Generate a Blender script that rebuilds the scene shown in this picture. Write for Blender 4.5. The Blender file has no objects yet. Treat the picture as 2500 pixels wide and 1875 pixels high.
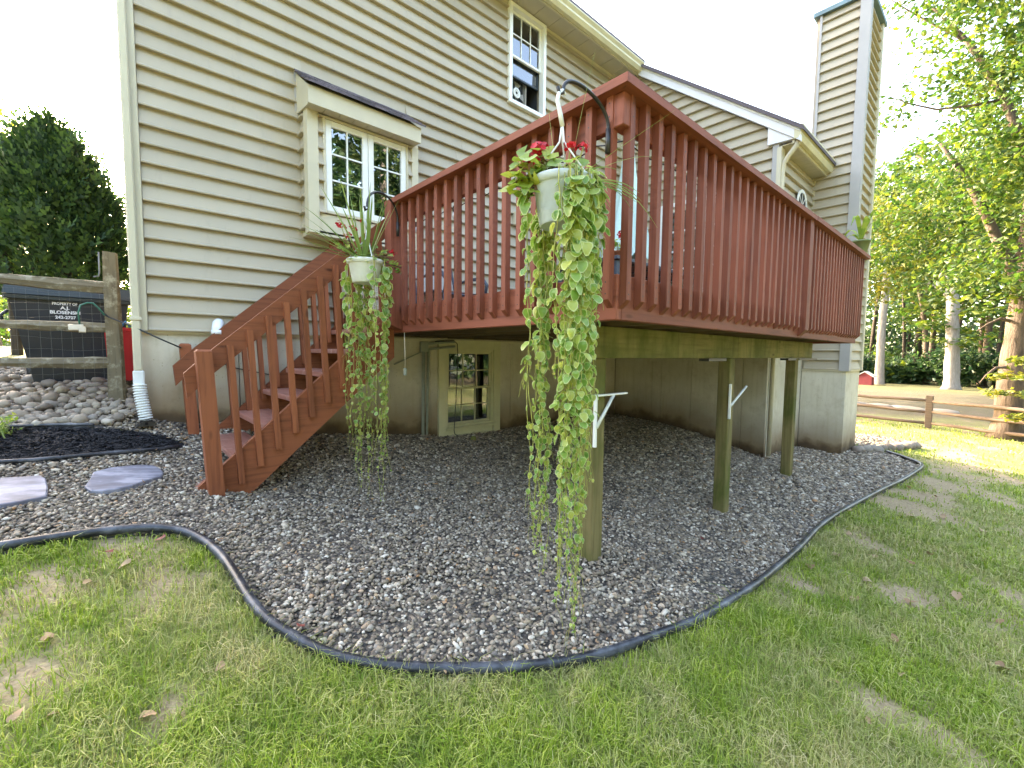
import bpy, bmesh, math, random
import numpy as np
from mathutils import Vector, Matrix, Euler
random.seed(7); RNG = np.random.default_rng(7)
S = bpy.context.scene
COL = S.collection
R_ = math.radians

# ------------------------------------------------------------------ camera, sky, sun, exposure
CAM = np.array([0.0, -4.2, 0.95])
cam_d = bpy.data.cameras.new("camera")
cam = bpy.data.objects.new("camera", cam_d); COL.objects.link(cam)
yaw, pit, rol = 0.735162290, 0.0690943016, -0.00976246620
f_ = Vector((math.sin(yaw)*math.cos(pit), math.cos(yaw)*math.cos(pit), -math.sin(pit)))
r_ = Vector((math.cos(yaw), -math.sin(yaw), 0)); d_ = f_.cross(r_)
cr, sr = math.cos(rol), math.sin(rol)
right = cr*r_ + sr*d_; down = -sr*r_ + cr*d_
M = Matrix((right, -down, -f_)).transposed().to_4x4(); M.translation = Vector(CAM)
cam.matrix_world = M
cam_d.sensor_width = 36.0; cam_d.lens = 36.0*1083.229/2500.0
cam_d.clip_start = 0.05; cam_d.clip_end = 2000
S.camera = cam

SUN_EL, SUN_AZ = 24.0, 1.5     # azimuth from +Y
world = bpy.data.worlds.new("World"); S.world = world; world.use_nodes = True
wn = world.node_tree; wn.nodes.clear()
w_out = wn.nodes.new("ShaderNodeOutputWorld"); w_bg = wn.nodes.new("ShaderNodeBackground")
sky = wn.nodes.new("ShaderNodeTexSky"); sky.sky_type = 'NISHITA'; sky.sun_disc = False
sky.sun_elevation = R_(SUN_EL); sky.sun_rotation = R_(SUN_AZ)
sky.air_density = 1.0; sky.dust_density = 3.0; sky.ozone_density = 0.6; sky.altitude = 100
w_bg.inputs['Strength'].default_value = 0.15
wn.links.new(sky.outputs[0], w_bg.inputs[0]); wn.links.new(w_bg.outputs[0], w_out.inputs[0])
sun_d = bpy.data.lights.new("sun", 'SUN'); sun_d.energy = 2.0; sun_d.angle = R_(0.53); sun_d.color = (1.0, 0.93, 0.82)
sun = bpy.data.objects.new("sun", sun_d); COL.objects.link(sun)
sun.rotation_euler = Vector((math.sin(R_(SUN_AZ))*math.cos(R_(SUN_EL)), math.cos(R_(SUN_AZ))*math.cos(R_(SUN_EL)), math.sin(R_(SUN_EL)))).to_track_quat('Z', 'Y').to_euler()
sun.location = (0, 30, 40)
vs = S.view_settings
S.display_settings.display_device = 'sRGB'
vs.view_transform = 'Standard'; vs.look = 'None'; vs.gamma = 1.0; vs.use_curve_mapping = False
vs.exposure = 3.8
vs.use_white_balance = True; vs.white_balance_temperature = 7700; vs.white_balance_tint = 11
S.cycles.max_bounces = 6; S.cycles.transparent_max_bounces = 24
S.cycles.use_denoising = True
S.cycles.sample_clamp_indirect = 8.0

# ------------------------------------------------------------------ materials
MATS = {}
class NT:
    def __init__(s, name):
        m = bpy.data.materials.new(name); m.use_nodes = True; s.m = m; s.t = m.node_tree
        s.b = s.t.nodes["Principled BSDF"]; s.out = s.t.nodes["Material Output"]
    def n(s, t, **kw):
        x = s.t.nodes.new(t)
        for k, v in kw.items():
            if k in x.inputs: x.inputs[k].default_value = v
            else: setattr(x, k, v)
        return x
    def l(s, a, b): s.t.links.new(a, b)
    def coord(s, scale=(1,1,1), kind='Object'):
        tc = s.n("ShaderNodeTexCoord"); mp = s.n("ShaderNodeMapping"); mp.inputs['Scale'].default_value = scale
        s.l(tc.outputs[kind], mp.inputs['Vector']); return mp.outputs[0]
    def noise(s, vec, scale, detail=3, rough=.55):
        x = s.n("ShaderNodeTexNoise", Scale=scale, Detail=detail, Roughness=rough)
        if vec is not None: s.l(vec, x.inputs['Vector'])
        return x.outputs[0]
    def ramp(s, fac, stops):
        x = s.n("ShaderNodeValToRGB"); e = x.color_ramp.elements
        while len(e) > 1: e.remove(e[0])
        e[0].position = stops[0][0]; e[0].color = (*stops[0][1], 1)
        for p, c in stops[1:]:
            q = e.new(p); q.color = (*c, 1)
        s.l(fac, x.inputs[0]); return x.outputs[0]
    def mix(s, fac, a, b, mode='MIX'):
        x = s.n("ShaderNodeMix", data_type='RGBA', blend_type=mode)
        for v, i in ((fac, 0), (a, 6), (b, 7)):
            if hasattr(v, 'is_linked'): s.l(v, x.inputs[i])
            elif i == 0: x.inputs[0].default_value = v
            else: x.inputs[i].default_value = (*v, 1)
        return x.outputs[2]
    def math(s, op, a, b=0.0):
        x = s.n("ShaderNodeMath", operation=op)
        for v, i in ((a, 0), (b, 1)):
            if hasattr(v, 'is_linked'): s.l(v, x.inputs[i])
            else: x.inputs[i].default_value = v
        return x.outputs[0]
    def bump(s, h, strength=.3, dist=.01):
        x = s.n("ShaderNodeBump", Strength=strength, Distance=dist); s.l(h, x.inputs['Height'])
        s.l(x.outputs[0], s.b.inputs['Normal'])
    def col(s, c):
        if hasattr(c, 'is_linked'): s.l(c, s.b.inputs['Base Color'])
        else: s.b.inputs['Base Color'].default_value = (*c, 1)
    def rough(s, r):
        if hasattr(r, 'is_linked'): s.l(r, s.b.inputs['Roughness'])
        else: s.b.inputs['Roughness'].default_value = r
    def rnd(s): return s.n("ShaderNodeObjectInfo").outputs['Random']
    def island(s): return s.n("ShaderNodeNewGeometry").outputs['Random Per Island']
    def sep(s, vec):
        x = s.n("ShaderNodeSeparateXYZ"); s.l(vec, x.inputs[0]); return x.outputs

def mat_plain(name, c, rough=.6, var=.12, scale=12, bump=.08, metal=0.0):
    N = NT(name); v = N.coord()
    a = N.noise(v, scale, 4)
    lo = tuple(x*(1-var) for x in c); hi = tuple(min(1, x*(1+var)) for x in c)
    N.col(N.ramp(a, [(.3, lo), (.7, hi)])); N.rough(rough); N.b.inputs['Metallic'].default_value = metal
    if bump: N.bump(N.noise(v, scale*4, 3), bump, .005)
    return N.m

def mat_wood(name, base, dark, axis, rough=.55, grain=.35, extra=None):
    """stained or raw lumber with the grain along one axis"""
    N = NT(name)
    sc = {'x': (1.6, 26, 26), 'y': (26, 1.6, 26), 'z': (26, 26, 1.6)}[axis]
    v = N.coord(sc)
    rv = N.rnd()
    add = N.n("ShaderNodeVectorMath", operation='ADD'); N.l(v, add.inputs[0])
    cmb = N.n("ShaderNodeCombineXYZ"); k = N.math('MULTIPLY', rv, 37.0)
    for i in range(3): N.l(k, cmb.inputs[i])
    N.l(cmb.outputs[0], add.inputs[1]); v = add.outputs[0]
    g = N.noise(v, 1.4, 5, .65)
    c = N.ramp(g, [(.28, dark), (.5, base), (.75, tuple(x*1.18 for x in base))])
    big = N.noise(N.coord(), 3.0, 3)
    c = N.mix(N.math('MULTIPLY', big, .35), c, tuple(x*.72 for x in base))
    kn = N.n("ShaderNodeTexVoronoi", Scale=1.0); N.l(N.coord({'x': (3, 9, 9), 'y': (9, 3, 9), 'z': (9, 9, 3)}[axis]), kn.inputs['Vector'])
    c = N.mix(N.ramp(kn.outputs['Distance'], [(.05, (.75, .75, .75)), (.13, (0, 0, 0))]), c, tuple(x*.35 for x in dark))
    hv = N.n("ShaderNodeHueSaturation"); N.l(c, hv.inputs['Color'])
    N.l(N.math('ADD', N.math('MULTIPLY', rv, .36), .82), hv.inputs['Value']); N.b.inputs['Specular IOR Level'].default_value = .3
    c = hv.outputs[0]
    if extra: c = extra(N, c)
    N.col(c); N.rough(rough); N.bump(g, grain, .004)
    return N.m

STAIN = (.240, .071, .041); STAIN_D = (.135, .036, .021)
for ax in 'xyz': MATS['stair_'+ax] = mat_wood('brown_red_stain_'+ax, (.26, .080, .034), (.14, .038, .017), ax, .62)  # stairs' browner, darker lighting put into a stain colour of their own
for ax in 'xyz': MATS['stain_'+ax] = mat_wood('red_stain_'+ax, STAIN, STAIN_D, ax, .62)
def worn(N, c):
    p = N.noise(N.coord((3, 9, 3)), 2.2, 5, .7)
    f = N.n("ShaderNodeMapRange"); f.inputs[1].default_value = .56; f.inputs[2].default_value = .63
    N.l(p, f.inputs[0]); return N.mix(N.math('MULTIPLY', f.outputs[0], .8), c, (.46, .30, .25))
MATS['tread'] = mat_wood('worn_tread_stain', (.38, .165, .125), (.22, .08, .06), 'y', .33, extra=worn)  # pinkish light reflections put into the paler base; worn patches over it
def moss(N, c):
    p = N.noise(N.coord((1, 1, .5)), 3.5, 5, .65)
    c = N.mix(N.ramp(p, [(.42, (0, 0, 0)), (.62, (.9, .9, .9))]), c, (.085, .10, .018))
    q = N.noise(N.coord((6, 6, .35)), 3, 3)
    return N.mix(N.ramp(q, [(.55, (0, 0, 0)), (.75, (.7, .7, .7))]), c, (.055, .05, .018))
MATS['beam'] = mat_wood('green_treated_beam', (.27, .235, .088), (.15, .125, .04), 'x', .75, .5, moss)
MATS['post'] = mat_wood('mossy_treated_post', (.20, .16, .065), (.10, .075, .03), 'z', .8, .5, moss)
MATS['joist'] = mat_wood('joist_lumber', (.13, .095, .055), (.07, .05, .03), 'y', .8)
def lichen(N, c):
    p = N.noise(N.coord(), 16, 5, .7)
    return N.mix(N.ramp(p, [(.5, (0, 0, 0)), (.68, (.8, .8, .8))]), c, (.36, .33, .25))
MATS['rail_old'] = mat_wood('weathered_split_rail', (.19, .155, .10), (.085, .065, .042), 'x', .9, .9, lichen)
MATS['post_old'] = mat_wood('weathered_split_post', (.20, .165, .11), (.10, .075, .05), 'z', .9, .9, lichen)
MATS['rail_red'] = mat_wood('reddish_rail', (.17, .12, .09), (.10, .07, .05), 'y', .85, .6)

def siding_mat():
    N = NT('beige_vinyl_siding'); v = N.coord((2, 2, 40))
    a = N.noise(N.coord(), 1.3, 3); b = N.noise(v, 3, 4)
    c = N.ramp(a, [(.3, (.40, .34, .245)), (.7, (.45, .385, .285))])
    c = N.mix(N.math('MULTIPLY', b, .16), c, (.31, .27, .205))
    st = N.noise(N.coord((7, 7, .5)), 2.0, 4, .7); c = N.mix(N.ramp(st, [(.58, (0, 0, 0)), (.80, (.35, .35, .35))]), c, (.27, .24, .18))
    hv = N.n("ShaderNodeHueSaturation"); N.l(c, hv.inputs['Color']); N.l(N.math('ADD', N.math('MULTIPLY', N.rnd(), .10), .95), hv.inputs['Value']); c = hv.outputs[0]
    N.col(c); N.rough(.52); N.bump(b, .06, .003); return N.m
MATS['siding'] = siding_mat()
MATS['trim'] = mat_plain('cream_trim', (.56, .505, .37), .45, .05, 5, .02)
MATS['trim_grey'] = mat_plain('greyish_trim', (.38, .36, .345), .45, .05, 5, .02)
MATS['gutter'] = mat_plain('cream_gutter_metal', (.60, .55, .36), .4, .1, 6, .02)
MATS['soffit'] = mat_plain('beige_soffit', (.48, .43, .33), .6, .04, 5, .02)
MATS['white'] = mat_plain('white_vinyl', (.80, .80, .77), .35, .03, 5, .01)
MATS['white_rake'] = mat_plain('white_aluminium_rake', (.70, .69, .72), .4, .04, 5, .02)
MATS['chimney_cap'] = mat_plain('teal_grey_metal_cap', (.13, .19, .20), .45, .2, 5, .03, .3)
MATS['window_cream'] = mat_plain('cream_window_frame', (.56, .53, .33), .5, .08, 6, .03)
def shingles():
    N = NT('dark_shingle'); c = N.noise(N.coord(), 160, 3, .7); r = N.rnd()
    col = N.ramp(c, [(.3, (.03, .024, .03)), (.7, (.17, .14, .155))])
    hv = N.n("ShaderNodeHueSaturation"); N.l(col, hv.inputs['Color']); N.l(N.math('ADD', N.math('MULTIPLY', r, .9), .6), hv.inputs['Value'])
    N.col(hv.outputs[0]); N.rough(.9); N.bump(c, .5, .004); return N.m
MATS['shingle'] = shingles()
def concrete():
    N = NT('poured_concrete'); v = N.coord()
    a = N.noise(v, 2.0, 5, .6); b = N.noise(N.coord((9, 9, .8)), 2.5, 4); f = N.noise(v, 45, 3)
    c = N.ramp(a, [(.3, (.54, .49, .385)), (.7, (.66, .61, .50))])
    c = N.mix(N.ramp(b, [(.5, (0, 0, 0)), (.75, (.45, .45, .45))]), c, (.44, .39, .27))
    # rusty soil splash and damp above the ground line
    att = N.n("ShaderNodeAttribute"); att.attribute_name = 'above'
    e = N.math('ADD', att.outputs['Fac'], N.math('MULTIPLY', N.math('SUBTRACT', N.noise(v, 5, 4), .5), .32))
    s1 = N.ramp(e, [(.05, (1, 1, 1)), (.55, (0, 0, 0))])
    bh = N.n("ShaderNodeTexVoronoi", Scale=26.0); N.l(v, bh.inputs['Vector'])
    c = N.mix(N.ramp(bh.outputs['Distance'], [(.07, (.6, .6, .6)), (.12, (0, 0, 0))]), c, (.20, .17, .12))
    ck = N.n("ShaderNodeTexVoronoi", Scale=1.1, feature='DISTANCE_TO_EDGE'); N.l(v, ck.inputs['Vector'])
    c = N.mix(N.ramp(ck.outputs['Distance'], [(.0, (.12, .12, .12)), (.003, (0, 0, 0))]), c, (.30, .26, .20))
    bt = N.noise(v, 5, 5, .7); c = N.mix(N.ramp(bt, [(.5, (0, 0, 0)), (.7, (.4, .4, .4))]), c, (.34, .27, .16))
    c = N.mix(s1, c, (.20, .125, .055))
    s2 = N.ramp(e, [(.02, (.8, .8, .8)), (.16, (0, 0, 0))])
    c = N.mix(s2, c, (.055, .035, .02))
    N.col(c); N.rough(.85); N.bump(f, .25, .004); return N.m
MATS['concrete'] = concrete()
def glass():
    N = NT('window_glass'); t = N.t
    tr = N.n("ShaderNodeBsdfTransparent"); tr.inputs[0].default_value = (.70, .74, .72, 1)
    gl = N.n("ShaderNodeBsdfGlossy"); gl.inputs['Roughness'].default_value = .01; gl.inputs[0].default_value = (.95, .97, 1, 1)
    fr = N.n("ShaderNodeFresnel", IOR=1.95)
    w = N.noise(N.coord(), 2.3, 2); bp = N.n("ShaderNodeBump", Strength=.04, Distance=.02); N.l(w, bp.inputs['Height']); N.l(bp.outputs[0], gl.inputs['Normal'])
    ms = N.n("ShaderNodeMixShader"); N.l(N.math('MINIMUM', N.math('MULTIPLY', fr.outputs[0], 1.5), 1.0), ms.inputs[0]); N.l(tr.outputs[0], ms.inputs[1]); N.l(gl.outputs[0], ms.inputs[2])
    N.l(ms.outputs[0], N.out.inputs[0]); return N.m
MATS['glass'] = glass()
MATS['concrete_plain'] = mat_plain('bare_concrete', (.42, .39, .31), .9, .12, 6, .1)
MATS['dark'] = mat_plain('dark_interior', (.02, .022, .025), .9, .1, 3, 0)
MATS['black_metal'] = mat_plain('black_iron', (.02, .018, .018), .4, .2, 20, .05)
MATS['white_plastic'] = mat_plain('white_plastic', (.72, .74, .72), .4, .06, 20, .05)
MATS['pot_white'] = mat_plain('grey_white_plastic_pot', (.50, .56, .62), .45, .06, 30, .1)
MATS['pvc'] = mat_plain('white_pvc', (.80, .82, .86), .25, .03, 20, 0)
MATS['conduit'] = mat_plain('grey_conduit', (.30, .32, .26), .5, .12, 20, .02)
MATS['cable'] = mat_plain('black_cable', (.025, .025, .025), .5, .1, 20, 0)
def edging_mat():
    N = NT('black_plastic_edging'); v = N.coord()
    a = N.noise(v, 7, 4, .7); b = N.noise(v, 60, 3)
    c = N.ramp(a, [(.45, (.018, .019, .024)), (.62, (.085, .09, .105)), (.75, (.22, .22, .23))])
    c = N.mix(N.ramp(b, [(.6, (0, 0, 0)), (.8, (.5, .5, .5))]), c, (.18, .17, .15))
    N.col(c); N.rough(.36); N.bump(b, .12, .002); return N.m
MATS['edging'] = edging_mat()
def leaf_mat(name, lo, mid, hi, trans=.5, rough=.45, margin=None, transcol=None):
    N = NT(name); r = N.island()
    r2 = N.rnd()
    x = N.math('FRACT', N.math('ADD', r, r2))
    c = N.ramp(x, [(0.0, lo), (.5, mid), (1.0, hi)])
    if margin:
        att = N.n("ShaderNodeAttribute"); att.attribute_name = 'edge'
        c = N.mix(N.ramp(att.outputs['Fac'], [(.80, (0, 0, 0)), (.97, (.85, .85, .85))]), c, margin)
    N.col(c); N.rough(rough)
    tl = N.n("ShaderNodeBsdfTranslucent")
    hv = N.n("ShaderNodeHueSaturation"); N.l(c, hv.inputs['Color']); hv.inputs['Value'].default_value = 1.4; hv.inputs['Saturation'].default_value = 1.05; hv.inputs['Hue'].default_value = .502
    N.l(hv.outputs[0], tl.inputs[0])
    ms = N.n("ShaderNodeMixShader"); ms.inputs[0].default_value = trans
    N.l(N.b.outputs[0], ms.inputs[1]); N.l(tl.outputs[0], ms.inputs[2]); N.l(ms.outputs[0], N.out.inputs[0])
    return N.m
MATS['vine_leaf'] = leaf_mat('variegated_vine_leaf', (.13, .26, .05), (.26, .39, .075), (.46, .48, .11), .4, .35, (.60, .64, .32))
MATS['vine_stem'] = mat_plain('vine_stem', (.30, .30, .07), .6, .25, 40, 0)
MATS['spike'] = leaf_mat('spike_leaf', (.12, .20, .04), (.20, .29, .07), (.33, .40, .14), .3)
MATS['geranium'] = leaf_mat('geranium_leaf', (.13, .22, .03), (.26, .36, .06), (.42, .44, .08), .35)
MATS['brown_leaf'] = leaf_mat('dead_leaf', (.05, .025, .018), (.12, .06, .03), (.20, .11, .05), .2)
MATS['petal'] = leaf_mat('red_petal', (.30, .004, .012), (.50, .008, .02), (.62, .03, .05), .25, .5)
MATS['fallen'] = leaf_mat('fallen_leaf_tan', (.25, .13, .06), (.36, .22, .12), (.48, .34, .2), .15, .7)
MATS['fallen_red'] = leaf_mat('fallen_leaf_red', (.10, .02, .02), (.18, .04, .03), (.25, .07, .05), .15, .6)
MATS['conifer'] = leaf_mat('dark_conifer', (.010, .032, .012), (.028, .065, .018), (.085, .15, .03), .3, .6)
MATS['maple'] = leaf_mat('yellow_green_leaf', (.026, .066, .014), (.058, .112, .018), (.15, .18, .026), .42, .5)
MATS['maple_y'] = leaf_mat('yellow_leaf', (.07, .105, .016), (.14, .16, .022), (.28, .25, .035), .42, .5)
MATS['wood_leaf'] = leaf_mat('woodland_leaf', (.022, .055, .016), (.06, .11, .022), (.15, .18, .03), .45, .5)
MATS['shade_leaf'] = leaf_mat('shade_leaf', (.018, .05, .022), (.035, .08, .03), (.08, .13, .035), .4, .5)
def bark(name, lo, hi):
    N = NT(name); v = N.coord((9, 9, 1.6)); a = N.noise(v, 2.2, 5, .65)
    N.col(N.ramp(a, [(.3, lo), (.7, hi)])); N.rough(.9); N.bump(a, .8, .03); return N.m
MATS['bark'] = bark('brown_bark', (.06, .042, .03), (.155, .11, .08))
MATS['bark_pale'] = bark('pale_bark', (.20, .175, .155), (.36, .33, .30))
MATS['bark_dark'] = bark('dark_bark', (.025, .018, .014), (.08, .06, .045))
def pebble_mat(name, ramp, rough=.55):
    N = NT(name); r = N.island(); v = N.coord()
    c = N.ramp(r, ramp)
    c = N.mix(N.math('MULTIPLY', N.noise(v, 90, 3), .35), c, (.12, .11, .10))
    N.col(c); N.rough(.78); N.b.inputs['Specular IOR Level'].default_value = .3; N.bump(N.noise(v, 180, 2), .15, .002); return N.m
MATS['pebble'] = pebble_mat('river_pebble', [(0, (.07, .055, .048)), (.18, (.17, .128, .09)), (.36, (.30, .235, .165)), (.48, (.18, .15, .125)), (.62, (.38, .285, .18)), (.76, (.30, .265, .22)), (.88, (.56, .46, .34)), (.97, (.72, .65, .54)), (1, (.44, .22, .085))])
def rock_mat():
    N = NT('river_rock'); r = N.rnd(); v = N.coord()
    tc = N.n("ShaderNodeNewGeometry")
    x = N.math('FRACT', N.math('ADD', r, N.island()))
    c = N.ramp(x, [(0, (.15, .115, .085)), (.25, (.31, .24, .165)), (.5, (.24, .205, .17)), (.7, (.40, .32, .22)), (.85, (.19, .135, .11)), (1, (.48, .41, .32))])
    c = N.mix(N.math('MULTIPLY', N.noise(v, 30, 4), .4), c, (.20, .175, .15))
    N.col(c); N.rough(.75); N.bump(N.noise(v, 60, 3), .15, .003); return N.m
MATS['rock'] = rock_mat()
def flag_mat():
    N = NT('bluestone_slab'); v = N.coord((1, 2.6, 1)); a = N.noise(v, 5, 5, .6)
    N.col(N.ramp(a, [(.35, (.10, .10, .125)), (.5, (.16, .16, .20)), (.62, (.30, .30, .35)), (.75, (.21, .20, .25))])); N.rough(.62); N.bump(a, .3, .006); return N.m
MATS['flagstone'] = flag_mat()
def mulch_mat():
    N = NT('black_mulch'); a = N.noise(N.coord((1, 1, 1)), 60, 4, .7)
    N.col(N.ramp(a, [(.3, (.006, .006, .008)), (.7, (.035, .033, .038))])); N.rough(.8); N.bump(a, 1, .02); return N.m
MATS['mulch'] = mulch_mat()
def gravelbed_mat():
    N = NT('gravel_bed_fill'); vo = N.n("ShaderNodeTexVoronoi", Scale=46.0); N.l(N.coord(), vo.inputs['Vector'])
    s = N.sep(vo.outputs['Color'])
    c = N.ramp(s[0], [(0, (.05, .04, .032)), (.5, (.13, .10, .075)), (1, (.28, .22, .16))])
    N.col(N.mix(N.ramp(vo.outputs['Distance'], [(.2, (0, 0, 0)), (.7, (.9, .9, .9))]), c, (.02, .018, .016))); N.rough(.7)
    N.bump(N.math('SUBTRACT', 1.0, vo.outputs['Distance']), .8, .015); return N.m
MATS['gravel_bed'] = gravelbed_mat()
def patch(N, v):     # where the turf is thin and strawy
    a = N.noise(v, .9, 4, .6); b = N.noise(v, 4.5, 3)
    return N.math('ADD', N.math('MULTIPLY', a, .7), N.math('MULTIPLY', b, .3))
def soil_mat():
    N = NT('lawn_soil'); v = N.coord(); at_ = N.n("ShaderNodeAttribute"); at_.attribute_name = 'bare'; p = at_.outputs['Fac']; q = N.noise(v, 55, 4, .7)
    g = N.ramp(q, [(.3, (.15, .17, .04)), (.7, (.29, .29, .085))])
    s = N.ramp(q, [(.3, (.24, .17, .095)), (.7, (.47, .355, .21))])
    c = N.mix(N.ramp(p, [(.10, (0, 0, 0)), (.45, (1, 1, 1))]), g, s)
    # leaf litter under the trees beyond the rail fence
    xyz = N.sep(v)
    m = N.n("ShaderNodeMapRange"); m.inputs[1].default_value = 15.5; m.inputs[2].default_value = 18.0
    N.l(N.math('ADD', xyz[0], N.math('MULTIPLY', N.math('SUBTRACT', N.noise(v, .35, 3), .5), 7.0)), m.inputs[0])
    lit = N.ramp(N.noise(v, 9, 5, .7), [(.3, (.035, .024, .016)), (.55, (.085, .058, .038)), (.75, (.13, .10, .04))])
    far = N.n("ShaderNodeMapRange"); far.inputs[1].default_value = 27.; far.inputs[2].default_value = 31.; N.l(xyz[0], far.inputs[0])
    c = N.mix(N.math('MULTIPLY', m.outputs[0], .85), c, lit)
    c = N.mix(N.math('MULTIPLY', far.outputs[0], .6), c, (.09, .10, .022))
    N.col(c); N.rough(.95); N.bump(q, .7, .02); return N.m
MATS['soil'] = soil_mat()
def grass_mat():
    N = NT('grass_blade'); r = N.island()
    g = N.n("ShaderNodeNewGeometry"); mp = g.outputs['Position']
    p = patch(N, mp)
    gr = N.ramp(r, [(0, (.15, .25, .018)), (.45, (.29, .40, .035)), (.8, (.45, .51, .09)), (1, (.60, .60, .24))])
    st = N.ramp(r, [(0, (.30, .33, .09)), (.35, (.52, .45, .21)), (1, (.70, .58, .34))])
    f = N.math('ADD', N.ramp(p, [(.44, (0, 0, 0)), (.58, (1, 1, 1))]), N.math('MULTIPLY', N.math('SUBTRACT', N.math('FRACT', N.math('MULTIPLY', r, 17.3)), .62), .9))
    fx = N.n("ShaderNodeClamp"); N.l(f, fx.inputs[0])
    c = N.mix(fx.outputs[0], gr, st)
    cl = N.noise(mp, 7.0, 3, .6)
    c = N.mix(N.ramp(cl, [(.35, (.45, .45, .45)), (.58, (0, 0, 0))]), c, (.12, .22, .03))
    N.col(c); N.rough(.7); N.b.inputs['Specular IOR Level'].default_value = .25
    tl = N.n("ShaderNodeBsdfTranslucent"); N.l(c, tl.inputs[0])
    ms = N.n("ShaderNodeMixShader"); ms.inputs[0].default_value = .35
    N.l(N.b.outputs[0], ms.inputs[1]); N.l(tl.outputs[0], ms.inputs[2]); N.l(ms.outputs[0], N.out.inputs[0])
    return N.m
MATS['grass'] = grass_mat()
MATS['can'] = mat_plain('dark_navy_plastic', (.010, .014, .024), .45, .2, 8, .05)
MATS['can_lid'] = mat_plain('dark_green_plastic', (.014, .022, .026), .4, .15, 8, .05)
MATS['red'] = mat_plain('red_plastic', (.55, .012, .025), .4, .08, 8, .02)
MATS['blue'] = mat_plain('blue_plastic', (.02, .22, .5), .4, .08, 8, .02)
MATS['canopy'] = mat_plain('pale_aqua_fabric', (.52, .70, .66), .8, .05, 30, .1)
MATS['table'] = mat_plain('dark_blue_grey_metal', (.045, .055, .075), .4, .1, 20, .02)
MATS['mesh'] = mat_plain('brown_table_mesh', (.10, .06, .05), .7, .15, 90, .3)
MATS['chair_mesh'] = mat_plain('grey_sling_fabric', (.36, .34, .31), .8, .1, 90, .2)
MATS['wire'] = mat_plain('galvanised_wire', (.16, .16, .155), .6, .1, 20, 0, .2)
MATS['wire_white'] = mat_plain('cream_coated_wire', (.66, .58, .47), .5, .08, 20, 0)
MATS['terracotta'] = mat_plain('terracotta_pot', (.30, .10, .05), .8, .1, 20, .1)
MATS['green_pot'] = mat_plain('olive_green_pot', (.16, .20, .08), .5, .1, 20, .05)
MATS['bulb'] = mat_plain('clear_bulb', (.62, .64, .66), .1, .03, 20, 0)
MATS['ball'] = mat_plain('dull_yellow_felt', (.24, .25, .07), .9, .1, 60, .2)
MATS['green_hose'] = mat_plain('green_hose', (.02, .13, .10), .4, .1, 20, 0)
MATS['hut'] = mat_plain('red_painted_wood', (.30, .05, .055), .7, .1, 6, .05)
MATS['text'] = mat_plain('white_print', (.75, .76, .78), .5, .03, 20, 0)
MATS['bulb_socket'] = MATS['black_metal']

# ------------------------------------------------------------------ helpers
def link(o): COL.objects.link(o); return o
def wpos(o):
    p = Vector((0, 0, 0))
    while o: p += o.location; o = o.parent
    return p
def thing(name, label, cat, loc=(0, 0, 0), group=None):
    o = link(bpy.data.objects.new(name, None)); o.location = loc; o.empty_display_size = .1
    o['label'] = label; o['category'] = cat
    if group: o['group'] = group
    return o
def tag(o, label, cat, group=None):
    o['label'] = label; o['category'] = cat
    if group: o['group'] = group
    return o
def put(name, me, parent=None, kind=None):
    """link a mesh built in world coordinates, under a parent that sits anywhere"""
    o = link(bpy.data.objects.new(name, me))
    if parent: o.parent = parent; o.location = -wpos(parent)
    if kind: o['kind'] = kind
    return o

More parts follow.
